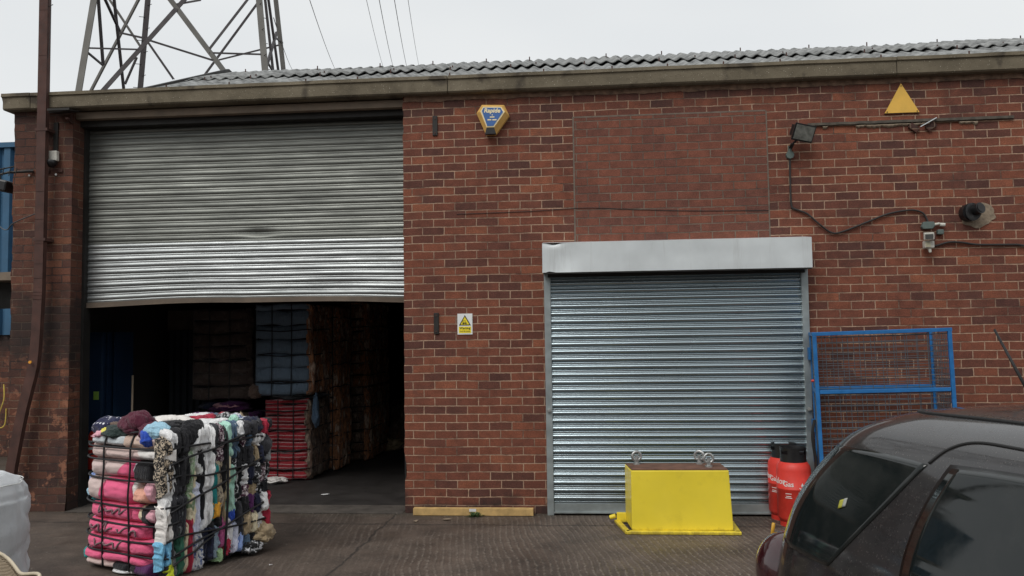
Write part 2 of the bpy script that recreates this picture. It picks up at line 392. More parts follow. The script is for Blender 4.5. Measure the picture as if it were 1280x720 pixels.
# ------------------------------------------------------------------ ground
g = MB(); g.add([(-150, -150, 0), (150, -150, 0), (150, 150, 0), (-150, 150, 0)], [(0, 1, 2, 3)])
tag(g.build('ground', 'yard'), kind='structure')
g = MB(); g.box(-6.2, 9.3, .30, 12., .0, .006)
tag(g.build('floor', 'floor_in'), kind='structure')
g = MB()
def thr(u, v):
    x = -5.6 + u * 3.66; return (x, -.05 + v * .42 + .05 * ns((x * 2, v, 0), 1, 3) * (1 - v), .004 + .004 * v)
g.grid(thr, 40, 4)
n = N('threshold_concrete'); o = n.co('Object')
M['thresh'] = n.out(n.ramp(n.noise(o, 5, 6, .7), [(.3, (.04, .033, .028)), (.7, (.11, .094, .08))]), .85, n.bump(n.noise(o, 30, 4), .006, .8))
tag(g.build('threshold', 'thresh'), kind='structure')

# ------------------------------------------------------------------ warehouse
WH = thing('brick_warehouse', (0, 0, 0), 'low red brick warehouse with concrete eaves, grey corrugated roof and two roller shutters', 'building')
XR = 9.5
def jag(x, z, seed):    # worn arris
    return .006 * ns((x, 0, z), 9, seed) + .008 * max(0, ns((x, 0, z), 14, seed + 3))
w = MB()                # right-hand wall: face grid with a slightly worn left edge
def fr(u, v):
    z = v * 4.36; x = -1.915 + u * (XR + 1.915)
    if u == 0:
        row = int(z / .0845); x += .010 * ns((row * 3.3, 0, 0), 1, 2) + (.02 * max(0, ns((0, 0, z), 5, 5)) if z < .6 else 0)
    return (x, 0, z)
w.grid(fr, 60, 104)
w.add([(-1.9, 0, 0), (-1.9, .28, 0), (-1.9, .28, 4.36), (-1.9, 0, 4.36)], [(0, 3, 2, 1)])
w.box(-1.898, XR, .02, .28, 0, 4.35)
w.box(XR - .28, XR, .281, 11.7, 0, 4.35)
w.build('wall', 'brick', WH)
w = MB()
def pf(u, v):
    z = v * 4.36; x = -6.285 + u * .685
    row = int(z / .0845)
    if u == 0: x += .014 * ns((row * 3.3, 4, 0), 1, 2) + .008 * ns((0, 0, z), 12, 3)
    y = 0
    if u == 1: x += .006 * ns((row * 3.3, 9, 0), 1, 2); 
    y = .012 * ns((x * 3, 0, z * 3), 1, 8) - (.03 * max(0, .35 - z) / .35)
    return (x, y, z)
w.grid(pf, 14, 156)
w.add([(-5.6, 0, 0), (-5.6, .3, 0), (-5.6, .3, 4.36), (-5.6, 0, 4.36)], [(0, 1, 2, 3)])
w.box(-6.27, -5.604, .02, .30, 0, 4.35)
w.box(-6.28, -6.20, .301, 11.7, 0, 4.35)
w.build('pier', 'brick_pier', WH)
w = MB(); w.box(-6.27, XR - .01, 11.701, 11.98, 0, 4.35); w.build('back_wall', 'brick_inside', WH)
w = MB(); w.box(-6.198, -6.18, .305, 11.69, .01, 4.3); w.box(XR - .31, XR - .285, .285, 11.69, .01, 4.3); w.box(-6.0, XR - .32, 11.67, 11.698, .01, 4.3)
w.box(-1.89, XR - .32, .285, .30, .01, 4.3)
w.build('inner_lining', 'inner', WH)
# bricked-up opening
w = MB(); w.box(-.108, 1.842, -.0035, .01, 2.76, 4.065); w.build('brick_infill', 'brick_infill', WH)
w = MB(); w.box(-.124, -.108, -.005, .01, 2.76, 4.08); w.box(1.842, 1.855, -.005, .01, 2.76, 4.07); w.box(-.108, 1.842, -.005, .01, 4.065, 4.08)
w.build('infill_joint', 'joint_grey', WH)
w = MB()
def mb_(u, v):
    x = -1.9 + u * (XR + 1.9); lo = 4.30 + .012 * ns((x * 4, 0, 0), 1, 1) + .01 * ns((x * 17, 0, 0), 1, 2)
    return (x, -.006 - .01 * max(0, ns((x * 6, 0, v), 1, 4)), lo + v * (4.375 - lo))
w.grid(mb_, 500, 2); w.build('mortar_band', 'mortar_band', WH)
# lintel
w = MB(); w.box(-5.6, -1.9, .04, .12, 4.265, 4.345); w.build('lintel', 'lintel', WH, bevel=.004)
w = MB(); w.box(-5.6, -1.9, .13, .27, 4.20, 4.37); w.box(-5.6, -1.9, .34, .9, 4.22, 4.5); w.build('shutter_box', 'dark_metal', WH)
# coping beam of precast lengths
joints = [-6.375, -6.04, -1.42, 3.115, 7.6, 9.7]
for i in range(5):
    x0, x1 = joints[i] + .004, joints[i + 1] - .004
    w = MB()
    prof = [(-.10, 4.375), (-.085, 4.36), (.30, 4.36), (.30, 4.54), (-.112, 4.54), (-.116, 4.505), (-.10, 4.497)]
    k = 24
    def cp(u, v, x0=x0, x1=x1):
        y, z = prof[int(round(v * 7)) % 7]; x = x0 + u * (x1 - x0)
        if x1 < -6 and u == 0: x += max(0, (4.44 - z)) * .5
        return (x, y + .003 * ns((x, y * 3, z * 3), 2, i), z + .004 * ns((x, 1, 0), 1.5, i) + .003 * ns((x * 9, 1, z * 5), 1., i))
    w.grid(cp, k, 7)
    b0 = len(w.v) - 8 * (k + 1)
    w.f.append(tuple(b0 + j * (k + 1) for j in range(7))); w.f.append(tuple(b0 + j * (k + 1) + k for j in reversed(range(7))))
    w.build('coping', 'concrete', WH)
# roof
w = MB()
Y0, Y1, Z0, Z1 = -.02, 2.5, 4.50, 5.54
def roof(y0, y1, z0, z1, nx, x0, x1, off, sag=0):
    def f(u, v):
        x = x0 + u * (x1 - x0)
        return (x, y0 + v * (y1 - y0), z0 + v * (z1 - z0) + .0165 * math.cos(2 * math.pi * x / .146 + off) + .010 * ns((x * 1.3, v * 2, 0), 1, off) + .03 * ns((x * .5, 1, 0), 1, 4) * v)
    return f
XA, XB = -4.95, XR
NX = int((XB - XA) / .146 * 8)
mid = .48
w.grid(roof(Y0 + .12, Y0 + (Y1 - Y0) * mid + .1, Z0 + .065, Z0 + (Z1 - Z0) * mid + .05, NX, XA, XB, 0), NX, 5)
w.grid(roof(Y0 + (Y1 - Y0) * mid, Y1, Z0 + (Z1 - Z0) * mid + .045, Z1, NX, XA + .02, XB, .9), NX, 5)
w.grid(roof(Y1, 11.9, Z1, 4.65, NX // 2, XA, XB, .0), NX // 2, 3)
so = w.build('roof', 'roof_sheet', WH, smooth=True)
sm_ = so.modifiers.new('thick', 'SOLIDIFY'); sm_.thickness = .012
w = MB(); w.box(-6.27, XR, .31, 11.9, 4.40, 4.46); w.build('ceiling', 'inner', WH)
w = MB(); w.bar((XA - .01, Y0 + .1, Z0 + .05), (XA - .01, Y1, Z1 + .03), .05, .06); w.bar((XA - .01, Y1, Z1 + .03), (XA - .01, 11.8, 4.68), .05, .06)
w.prism([(XA - .03, 4.5), (XA + .01, 4.5), (XA + .01, 4.52), (XA - .03, 4.52)], .3, 11)
w.add([(XA + .01, Y0 + .1, Z0), (XA + .01, Y1, Z1), (XA + .01, 11.9, 4.65), (XA + .01, 11.9, 4.4), (XA + .01, Y0 + .1, 4.4)], [(0, 1, 2, 3, 4)])
w.build('roof_verge', 'dark_metal', WH)
# fixing bolts on the sheets
w = MB(); rnd = random.Random(4)
for row, (t) in enumerate((.06, .45, .52, .96)):
    x = XA + .146 * 2
    while x < XB:
        xx = round((x - XA) / .146) * .146 + XA; y = Y0 + .1 + t * (Y1 - Y0 - .1); z = Z0 + .06 + t * (Z1 - Z0 - .06)
        w = MB(); w.tube([(x, y, z), (x, y, z + .055)], .008, 5); w.build('roof_bolt', 'rust', WH)
        x += .584 + .146 * rnd.randint(0, 3)

# ---- roller shutters
def slats(mb, x0, x1, y, ztop, nsl, pitch, amp, warp=None, nx=24, bead=.42):
    prof = []
    K = 14
    for k in range(nsl):
        for j in range(K):
            t = j / K                                   # 0 top of lath -> 1
            if t < .64: d = amp * (max(0., math.sin(math.pi * t / .64)) ** .8)
            elif .70 < t < .93: d = amp * bead * max(0., math.sin(math.pi * (t - .70) / .23)) - amp * .1
            else: d = -amp * .35
            prof.append((ztop - (k + t) * pitch, d))
    prof.append((ztop - nsl * pitch, 0))
    def f(u, v):
        z, d = prof[int(round(v * (len(prof) - 1)))]; x = x0 + u * (x1 - x0); yy = y - d
        if warp: z, yy = warp(x, z, yy)
        return (x, yy, z)
    mb.grid(f, nx, len(prof) - 1)
RS = thing('roller_shutter', (0, 0, 0), None, None); RS.parent = WH
RS['label'] = 'large weathered roller shutter, half raised and dented'
def warp1(x, z, y):
    t = (x + 5.6) / 3.7; b = max(0, (3.1 - z)) / .9; b = min(1, b)
    bow = (.028 + .012 * math.sin(t * 7)) * max(0., math.sin(math.pi * max(0, min(1, t * 1.05)))) ** 1.2 + .03 * t * (1 - t) + (.015 if t > .5 else 0) * math.sin((t - .5) * 6.28)
    dent = .03 * math.exp(-((x + 2.75) / .35) ** 2 - ((z - 2.35) / .12) ** 2) + .035 * math.exp(-((x + 3.6) / .16) ** 2 - ((z - 2.98) / .05) ** 2)
    return z + bow * b * b, y + dent + .012 * ns((x * 1.2, z * 1.2, 0), 1, 4) + .003 * ns((x * 9, z * 3, 0), 1, 6)
P1 = .0725
ztop = 4.20; n_old = 18
w = MB(); slats(w, -5.66, -1.86, .27, ztop, n_old, P1, .0075, warp1, 60); w.build('upper_curtain', 'slat_old', RS, smooth=True, angle=50)
w = MB(); slats(w, -5.66, -1.86, .27, ztop - n_old * P1, 9, P1, .0095, warp1, 60); w.build('lower_curtain', 'slat_mid', RS, smooth=True, angle=50)
zb = ztop - (n_old + 9) * P1
w = MB()
def bb(u, v):
    x = -5.66 + u * 3.8; pr = [(0, 0), (-.022, 0), (-.022, -.05), (-.03, -.052), (-.03, -.058), (.02, -.058)][int(round(v * 5))]
    z, y = warp1(x, zb + pr[1], .27 + pr[0]); return (x, y, z)
w.grid(bb, 60, 5); w.build('bottom_bar', 'tan', RS)
w = MB(); w.box(-5.599, -5.57, .20, .33, 0.006, 4.25); w.build('guide_rail', 'dark_metal', RS)
w = MB(); w.box(-1.98, -1.9, .29, .33, .006, 4.25); w.build('guide_rail', 'dark_metal', RS)

RS2 = thing('roller_shutter', (0, 0, 0), None, None); RS2.parent = WH
RS2['label'] = 'shiny galvanised roller shutter, fully closed'
w = MB(); P2 = .0775
def warp2(x, z, y): return z + .0015 * ns((x, 0, z * 6), 1.5, 3), y + .004 * ns((x * .8, z * 1.5, 0), 1, 9)
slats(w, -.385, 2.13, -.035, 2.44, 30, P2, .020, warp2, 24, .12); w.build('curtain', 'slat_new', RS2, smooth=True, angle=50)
w = MB(); w.box(-.378, 2.124, -.055, -.035, .03, 2.44 - 30 * P2); w.box(-.378, 2.124, -.075, -.035, .022, .034); w.build('bottom_bar', 'galv_rail', RS2)
for x0 in (-.442, 2.124):
    w = MB(); w.box(x0, x0 + .066, -.075, -.002, 0, 2.44); 
    w.build('guide_rail', 'galv_rail', RS2, bevel=.004)
w = MB()
def hs(u, v):
    x = -.446 + u * 2.638; z = 2.438 + v * .299
    d = .012 * math.exp(-((x + .2) / .12) ** 2) * math.sin(v * 3.1) + .02 * math.exp(-((x + .33) / .08) ** 2 - ((v - 1.) / .1) ** 2)
    dz = -.018 * math.exp(-((x + .33) / .06) ** 2) * (v > .95) + (.012 * math.exp(-((x + .37) / .03) ** 2) * (v < .05))
    return (x, -.25 + d + .0025 * ns((x * 1.5, v * 2, 0), 1, 2), z + dz)
w.grid(hs, 80, 12)
w.add([(-.446, -.25, 2.737), (2.192, -.25, 2.737), (2.192, 0, 2.77), (-.446, 0, 2.77)], [(0, 1, 2, 3)])
for x in (-.446, 2.192): w.add([(x, -.25, 2.438), (x, -.25, 2.737), (x, 0, 2.77), (x, 0, 2.438)], [(0, 1, 2, 3)])
w.build('housing', 'housing', RS2, smooth=True, angle=30)
w = MB(); w.box(-.44, 2.186, -.245, -.22, 2.425, 2.437); w.box(-.40, 2.15, -.12, -.002, 2.40, 2.46); w.build('housing_lip', 'dark_metal', RS2)
for x, z in ((-.408, 1.05), (2.157, 1.05)):
    w = MB(); w.tube([(x, -.075, z), (x, -.1, z)], .02, 12); w.tube([(x, -.1, z), (x, -.112, z)], .012, 8); w.build('shutter_lock', 'steel_shackle', RS2)

# ------------------------------------------------------------------ things on the wall
AL = thing('alarm_box', (-.95, 0, 4.07), 'gold and blue six-sided burglar alarm box high on the brick wall', 'alarm')
outer = [(-.172, .072), (-.115, .158), (.12, .148), (.172, .035), (.030, -.160), (-.075, -.160)]
inner = [(-.128, .075), (-.10, .128), (.10, .120), (.135, .062), (.018, -.098), (-.062, -.098)]
w = MB(); w.add([(x, -.002, z) for x, z in outer] + [(x, -.05, z) for x, z in outer] + [(x, -.10, z) for x, z in inner],
                [(i, (i + 1) % 6, (i + 1) % 6 + 6, i + 6) for i in range(6)] + [(i + 6, (i + 1) % 6 + 6, (i + 1) % 6 + 12, i + 12) for i in range(6)] + [tuple(range(12, 18))])
w.build('casing', 'alarm_gold', AL)
w = MB(); w.prism([(x * .96 , z * .96) for x, z in inner], -.104, -.1005); w.build('trim', 'alarm_cream', AL)
w = MB(); w.prism([(-.108, .078), (-.09, .112), (.088, .105), (.112, .06), (.010, -.083), (-.054, -.083)], -.108, -.1045); w.build('face_panel', 'alarm_blue', AL)
w = MB(); w.prism([(-.078, -.165), (-.062, -.10), (.018, -.10), (.035, -.165)], -.106, -.051); w.build('strobe_lens', 'black_plastic', AL)
X90 = Matrix.Rotation(R(90), 4, 'X')
text_mesh('lettering', 'Rapide', .062, 'alarm_cream', AL, Matrix.Translation((-.003, -.1085, .058)) @ Matrix.Rotation(R(2.5), 4, 'Y') @ X90, .0022, shear=.15)
w = MB()
for x0, x1, z in ((-.004, .004, .032), (-.025, .022, .010), (-.05, -.01, -.018), (0, .045, -.020)): w.box(x0, x1, -.110, -.1085, z - .006, z + .006)
w.build('small_print', 'alarm_cream', AL)

SG = thing('warning_sign', (-1.272, 0, 1.94), 'small white and yellow Warning sign with black triangle on brick wall', 'sign')
w = MB(); w.box(-.078, .078, -.008, -.002, -.108, .108); w.build('board', 'white_paint', SG)
w = MB(); w.prism([(-.062, -.014), (.062, -.014), (0, .094)], -.0105, -.0085); w.build('triangle_border', 'sign_black', SG)
w = MB(); w.prism([(-.046, -.005), (.046, -.005), (0, .075)], -.0125, -.0108); w.build('triangle', 'sign_yellow', SG)
w = MB(); w.box(-.024, -.002, -.0145, -.0128, .004, .016); w.box(-.022, -.018, -.0145, -.0128, .016, .034); w.box(-.022, -.004, -.0145, -.0128, .033, .036); w.box(.002, .005, -.0145, -.0128, .0, .04); w.box(.005, .018, -.0145, -.0128, .0, .003); w.box(.006, .017, -.0145, -.0128, .005, .016)
w.tube([(-.018, -.0128, .003), (-.018, -.0145, .003)], .005, 10); w.build('pictogram', 'sign_black', SG)
w = MB(); w.box(-.064, .064, -.0105, -.0085, -.092, -.026); w.build('text_panel', 'sign_yellow', SG)
text_mesh('lettering', 'Warning', .032, 'sign_black', SG, Matrix.Translation((0, -.011, -.053)) @ X90, .0005)
text_mesh('lettering', 'Fork lift trucks', .0185, 'sign_black', SG, Matrix.Translation((0, -.011, -.080)) @ X90, .0)

TR = thing('triangular_sign', (3.177, 0, 4.14), 'plain yellow triangular sign fixed high under the eaves', 'sign')
w = MB(); w.prism([(-.168, -.146), (.168, -.146), (0.0, .152)], -.022, -.016); w.build('plate', 'yellow_sign', TR)
w = MB(); w.prism([(-.16, -.14), (-.17, -.15), (.17, -.15), (.16, -.14)], -.0155, -.001); w.build('edge', 'lintel', TR)
for x, z in ((0, .125), (-.145, -.135), (.145, -.135)):
    w = MB(); w.tube([(x, -.0225, z), (x, -.026, z)], .006, 8); w.build('screw', 'rust', TR)

# iron brackets
for x, z0, z1, lb in ((-1.57, 3.93, 4.14, 'short rusty black iron strap near top of wall left of alarm box'), (-1.572, 1.84, 2.06, 'short rusty black iron strap beside the small warning sign')):
    b = thing('iron_strap', (x, 0, (z0 + z1) / 2), lb, 'bracket', 'iron straps on the wall')
    h = (z1 - z0) / 2
    w = MB(); w.box(-.026, .026, -.016, -.002, -h, h); w.build('plate', 'dark_metal', b, bevel=.003)
    for s in (-1, 1):
        w = MB(); w.tube([(0, -.016, s * h * .75), (0, -.022, s * h * .75)], .009, 8); w.build('bolt', 'rust', b)

# timber batten + broken render
BT = thing('old_batten', (3.25, 0, 3.91), 'long weathered timber batten with broken mortar below the yellow triangle', 'batten')
w = MB()
w.grid(lambda u, v: (-1.0 + u * 1.99, [-.002, -.028, -.028, -.002][int(round(v * 3))], [.016, .012, -.014, -.018][int(round(v * 3))] + .004 * ns((u * 20, v, 0), 1, 1) + .008 * (u - .5)), 60, 3)
w.build('rail', simple('weathered_timber', (.09, .078, .062), .9, 0, .4, 20), BT)
w = MB()
def rp(u, v):
    x = -.85 + u * 1.5; dpt = .03 + .035 * max(0, ns((x * 7, 0, 0), 1, 3)) + .012 * ns((x * 40, 0, 0), 1, 3)
    if ns((x * 2.1, 3, 0), 1, 1) < -.12: dpt = .008
    return (x, -.003 - .02 * math.sin(v * math.pi), -.018 - v * dpt)
w.grid(rp, 200, 4); w.build('crumbling_mortar', 'render_patch', BT)
for x, z, a in ((.035, -.075, 40), (.20, -.065, -35)):
    w = MB(); w.box(-.05, .05, -.03, .0, -.03, .03, Matrix.Translation((x, -.003, z)) @ Matrix.Rotation(R(a), 4, 'Y')); w.build('brick_fragment', 'brick', BT, bevel=.006)
w = MB(); w.bar((.08, -.06, -.075), (.245, -.045, .015), .02, .008); w.build('bent_strip', 'galv_sheet', BT)

# floodlight
FL = thing('floodlight', (2.07, 0, 3.60), 'square black halogen floodlight on the brick wall', 'floodlight')
T = Matrix.Translation((.085, -.16, .20)) @ Matrix.Rotation(R(15), 4, 'Y') @ Matrix.Rotation(R(20), 4, 'X') @ Matrix.Rotation(R(18), 4, 'Z')
w = MB()
fr0 = [(-.115, -.09), (.115, -.09), (.115, .085), (-.115, .085)]
vs = [T @ Vector((x, -.05, z)) for x, z in fr0] + [T @ Vector((x * .6, .06, z * .5)) for x, z in fr0]
w.add(vs, [(0, 1, 2, 3), (7, 6, 5, 4), (0, 4, 5, 1), (1, 5, 6, 2), (2, 6, 7, 3), (3, 7, 4, 0)])
for k in range(5): w.box(-.08 + k * .038, -.072 + k * .038, .02, .085, -.055, .055, T)
w.build('housing', 'black_plastic', FL, bevel=.004)
w = MB(); w.box(-.098, .098, -.060, -.0505, -.072, .07, T); w.build('glass', simple('lamp_glass', (.22, .23, .21), .12, .3, .4, 20), FL)
w = MB(); w.bar((0, -.002, .06), (0, -.13, .09), .035, .012); w.bar((0, -.13, .09), (.06, -.15, .14), .03, .012); w.build('bracket', 'black_plastic', FL)
w = MB(); w.tube([(-.005, -.001, 0), (-.005, -.045, 0)], .04, 8); w.tube([(-.005, -.03, .03), (-.005, -.03, .09)], .018, 8); w.build('junction_box', 'grey_box', FL)

def spline(pts, n=8):
    P = [Vector(p) for p in pts]; P = [P[0]] + P + [P[-1]]; out = []
    for i in range(1, len(P) - 2):
        for k in range(n):
            t = k / n; a, b, c, d = P[i - 1], P[i], P[i + 1], P[i + 2]
            out.append(.5 * ((2 * b) + (c - a) * t + (2 * a - 5 * b + 4 * c - d) * t * t + (3 * b - a - 3 * c + d) * t ** 3))
    return out + [P[-2]]
def spline2(pts): return [(p.x, p.y) for p in spline([(a, b, 0) for a, b in pts], 6)]
def cable(name, pts, rad, label, mat='cable'):
    w = MB(); w.tube(spline([(x, y, z) for x, y, z in pts]), rad, 6)
    return tag(w.build(name, mat, smooth=True), label, 'cable')
cable('cable', [(2.065, -.02, 3.56), (2.062, -.012, 3.3), (2.067, -.012, 3.09), (2.10, -.014, 3.05), (2.214, -.02, 3.0), (2.33, -.025, 2.89), (2.45, -.02, 2.80), (2.56, -.02, 2.81), (2.8, -.02, 2.90), (3.0, -.02, 2.975), (3.21, -.02, 3.008), (3.32, -.02, 2.985), (3.365, -.02, 2.93), (3.381, -.03, 2.86)],
      .0095, 'black cable drooping between the floodlight and the security light')
cable('cable', [(3.40, -.04, 2.66), (3.44, -.02, 2.645), (3.571, -.02, 2.678), (3.70, -.02, 2.672), (3.85, -.02, 2.648), (4.2, -.018, 2.640), (4.5, -.018, 2.625), (6.5, -.018, 2.62)], .011,
      'dark cable clipped along wall to the right of the security light')
cable('cable', [(-1.35, -.006, 3.09), (-.6, -.006, 3.10), (.0, -.008, 3.12), (.5, -.008, 3.09), (1.1, -.008, 3.06), (1.84, -.008, 3.045)], .003,
      'thin wire sagging across the bricked-up opening')

SL = thing('security_light', (3.36, 0, 2.68), 'small white security light with a sensor head on the brick wall', 'security light')
T = Matrix.Translation((-.01, -.10, .055)) @ Matrix.Rotation(R(-16), 4, 'Z') @ Matrix.Rotation(R(8), 4, 'X')
w = MB(); w.box(-.045, .045, -.06, .03, -.035, .035, T); w.build('lamp_head', 'white_plastic', SL, bevel=.006)
w = MB(); w.box(-.036, .036, -.0645, -.0605, -.026, .020, T); w.build('lamp_glass', simple('grey_lens', (.10, .10, .095), .25), SL)
w = MB(); w.box(-.05, .042, -.11, -.035, -.065, .012); w.build('body', 'white_plastic', SL, bevel=.012)
w = MB(); w.box(-.047, .0, -.1135, -.1105, -.055, -.005); w.build('sensor_lens', simple('cream_lens', (.45, .42, .30), .35), SL, bevel=.001)
w = MB(); w.tube([(-.0, -.08, -.06), (.005, -.085, -.105)], [.018, .012], 10); w.build('knuckle', 'white_plastic', SL)
w = MB(); w.tube([(0, -.035, .0), (.07, -.03, .03), (.085, -.012, .09)], .012, 6); w.build('arm', 'rust', SL)
JB = thing('junction_box', (3.375, 0, 2.855), 'grey green junction box above the white security light', 'junction box')
w = MB(); w.prism([(-.065, -.02), (-.05, -.042), (.04, -.042), (.065, -.01), (.055, .03), (-.045, .03)], -.05, -.002); w.build('box', 'grey_box', JB, bevel=.006)
w = MB(); w.tube([(.06, -.03, 0), (.11, -.03, .01)], .012, 8); w.tube([(.115, -.03, .0), (.16, -.04, -.005)], .018, 8); w.build('gland', 'white_plastic', JB)
w = MB(); w.box(.085, .145, -.05, -.003, -.10, -.05); w.build('side_clip', 'grey_box', JB, bevel=.008)

VP = thing('vent_pipe', (3.80, 0, 2.965), 'black plastic vent pipe stub poking from a cement patch', 'pipe')
w = MB()
w.tube([(-.03, -.002, 0), (-.03, -.10, 0)], .088, 24); w.tube([(-.03, -.10, 0), (-.028, -.104, 0)], [.088, .07], 24)
w.tube([(-.01, -.05, .01), (.03, -.15, .03)], .055, 20)
w.build('pipe', 'black_plastic', VP, smooth=True, angle=40)
w = MB(); w.tube([(.03, -.152, .03), (.031, -.154, .0305)], .042, 20); w.build('bore', 'sign_black', VP)
w = MB(); pts = []
for k in range(40):
    a = 2 * math.pi * k / 40; rr = .14 + .04 * ns((math.cos(a) * 2, math.sin(a) * 2, 0), 1, 4)
    pts.append((.075 + rr * math.cos(a) * 1.2, -.015 + rr * math.sin(a) * .9))
w.prism(pts, -.007, -.001); w.build('cement_patch', 'render_patch', VP)

# left pier fittings
SN = thing('sensor_light', (-5.81, 0, 3.80), 'white sensor box with a round black dome on the left pier', 'sensor')
w = MB(); w.box(-.068, .068, -.07, -.015, -.015, .10); w.build('body', 'white_plastic', SN, bevel=.012)
w = MB()
w.lathe([(0, -.055), (.035, -.05), (.06, -.02), (.066, .0), (.06, .02)], 20, (0, -.06, -.03)); w.build('dome', 'black_plastic', SN, smooth=True)
w = MB(); w.box(-.10, -.055, -.015, .0, -.13, -.09); w.box(.05, .10, -.015, .0, -.13, -.09); w.build('bracket', 'rust', SN)
for x in (-.28, .03):
    w = MB(); w.tube([(x, -.016, -.155), (x, -.022, -.155)], .012, 8); w.build('screw', 'white_paint', SN)
w = MB(); w.box(-.005, .045, -.022, -.001, .11, .42); w.build('conduit', 'dark_metal', SN)
CM = thing('shield_plate', (-5.60, 0, 4.33), 'small dark metal hood under the eaves beside the big shutter', 'hood')
w = MB(); w.box(-.15, .10, -.22, -.03, -.005, .006, Matrix.Rotation(R(-4), 4, 'Y') @ Matrix.Rotation(R(10), 4, 'X')); w.box(-.15, .1, -.235, -.22, -.035, -.012); w.build('hood', 'dark_metal', CM)
w = MB(); w.bar((-.02, -.001, -.12), (.02, -.15, -.10), .03, .02); w.bar((.0, -.04, -.10), (.0, -.04, 0), .02); w.build('bracket', 'rust', CM)

PO = thing('rusty_post', (-6.13, -.16, 0), 'tall rusty steel post against the left pier, bent at its foot', 'post')
pth = [(-.04, .03, 0), (.0, .02, .43), (.10, .03, 1.03), (.16, .035, 1.3), (.225, .04, 1.62), (.255, .04, 2.2), (.262, .04, 2.65), (.262, .04, 4.5), (.252, .04, 7.2)]
sp = spline([(a, b - 0.0, c) for a, b, c in pth], 6)
w = MB()
for a, b in zip(sp[:-1], sp[1:]):
    for dx, ww, dy, hh in ((0, .10, -.03, .012), (-.045, .010, .0, .055), (.045, .010, .0, .055)):
        w.bar(Vector(a) + Vector((dx, dy, -.002)), Vector(b) + Vector((dx, dy, .002)), ww, hh, up=(0, 1, 0))
w.build('channel', 'rust', PO)
w = MB(); w.tube([(.215, -.02, 1.60), (.215, -.035, 1.60)], .016, 12); w.build('reflector', simple('amber', (.8, .35, .04), .3), PO)
w = MB(); w.box(.19, .335, -.0, .155, 2.9, 2.93); w.box(.19, .335, 0, .155, 4.1, 4.13); w.build('strap', 'rust', PO)
w = MB(); w.tube(spline([(.31, .02, 4.9), (.33, .03, 5.3), (.315, .02, 5.8), (.325, .02, 6.6)]), .004, 5); w.bar((.30, .02, 5.48), (.36, .02, 5.50), .006); w.build('wire', 'cable', PO)

w = MB(); w.tube(spline([(-6.33, -.02, 1.36), (-6.31, -.04, 1.2), (-6.36, -.05, 1.02), (-6.35, -.05, .90), (-6.30, -.03, .93), (-6.295, -.02, 1.1)]), .006, 6)
tag(w.build('yellow_cord', simple('yellow_cord', (.6, .45, .08), .7)), 'loop of thin yellow cord hanging on the left edge of the pier', 'cord')
w = MB(); w.tube([(-6.04, -.02, 3.69), (-6.25, -.13, 3.66), (-6.42, -.2, 3.60)], [.018, .014, .006], 6); 
for k in range(4): w.bar((-6.18 - .06 * k, -.12 - .02 * k, 3.62), (-6.16 - .06 * k, -.12 - .02 * k, 3.71), .006)
tag(w.build('iron_bracket', 'dark_metal'), 'black iron spike jutting left from the top of the pier', 'bracket')
cable('cable', [(-6.0, -.02, 3.22), (-6.25, -.03, 3.12), (-6.5, .2, 3.08), (-6.9, .6, 3.2), (-7.4, 1, 3.5)], .006, 'thin pale wire curling off the left side of the pier', 'wire')

# plank at the wall foot
PK = thing('timber_plank', (-1.2, -.09, 0), 'pale timber plank lying against the wall foot beside the big doorway', 'plank')
w = MB(); w.grid(lambda u, v: (-.605 + u * 1.222, [.04, -.035, -.035, .04][int(round(v * 3)) % 4], [.074, .074, .004, .004][int(round(v * 3)) % 4] + .002 * ns((u * 9, v * 3, 0), 1, 1)), 30, 3)
w.add([(-.605, .04, .074), (-.605, -.035, .074), (-.605, -.035, .004), (-.605, .04, .004), (.617, .04, .074), (.617, -.035, .074), (.617, -.035, .004), (.617, .04, .004)], [(0, 1, 2, 3), (7, 6, 5, 4)])
w.build('board', 'wood', PK, bevel=.003)
w = MB(); w.box(-.03, .04, -.0375, -.0355, .045, .073, Matrix.Translation((0, 0, 0))); w.build('paper_label', 'paper', PK)
WD = MB(); rnd = random.Random(2)
for k in range(60):
    a = rnd.random() * 6.28; l = .02 + .05 * rnd.random(); x = -1.17 + rnd.uniform(-.05, .05); y = -.16 + rnd.uniform(-.02, .02); h = rnd.uniform(.01, .05)
    d = Vector((math.cos(a), math.sin(a), 0)); s = Vector((-d.y, d.x, 0)) * .007
    p = Vector((x, y, .0)); WD.add([p, p + d * l * .6 + s + Vector((0, 0, h)), p + d * l + Vector((0, 0, h * .8)), p + d * l * .6 - s + Vector((0, 0, h))], [(0, 1, 2, 3)])
tag(WD.build('weed', 'weed'), 'small green weed growing in front of the timber plank', 'weed')

# ------------------------------------------------------------------ yellow steel box
YB = thing('steel_box', (.84, -.62, 0), 'yellow steel box with a rust-brown lid plate in front of the closed shutter', 'steel box')
w = MB()
b0 = [(-.476, -.215), (.432, -.205), (.412, .20), (-.516, .19)]; t0 = [(-.475, -.205), (.405, -.195), (.39, .195), (-.515, .185)]
w.add([(x, y, .03) for x, y in b0] + [(x, y, .565) for x, y in t0], [(0, 1, 5, 4), (1, 2, 6, 5), (2, 3, 7, 6), (3, 0, 4, 7), (3, 2, 1, 0), (4, 5, 6, 7)])
w.build('body', 'yellow_box', YB, bevel=.008)
w = MB(); w.add([(-.468, -.198, .567), (.398, -.188, .567), (.382, .188, .567), (-.508, .178, .567), (-.468, -.198, .576), (.398, -.188, .576), (.382, .188, .576), (-.508, .178, .576)],
                [(3, 2, 1, 0), (4, 5, 6, 7), (0, 1, 5, 4), (1, 2, 6, 5), (2, 3, 7, 6), (3, 0, 4, 7)]); w.build('top_plate', 'rust_plate', YB)
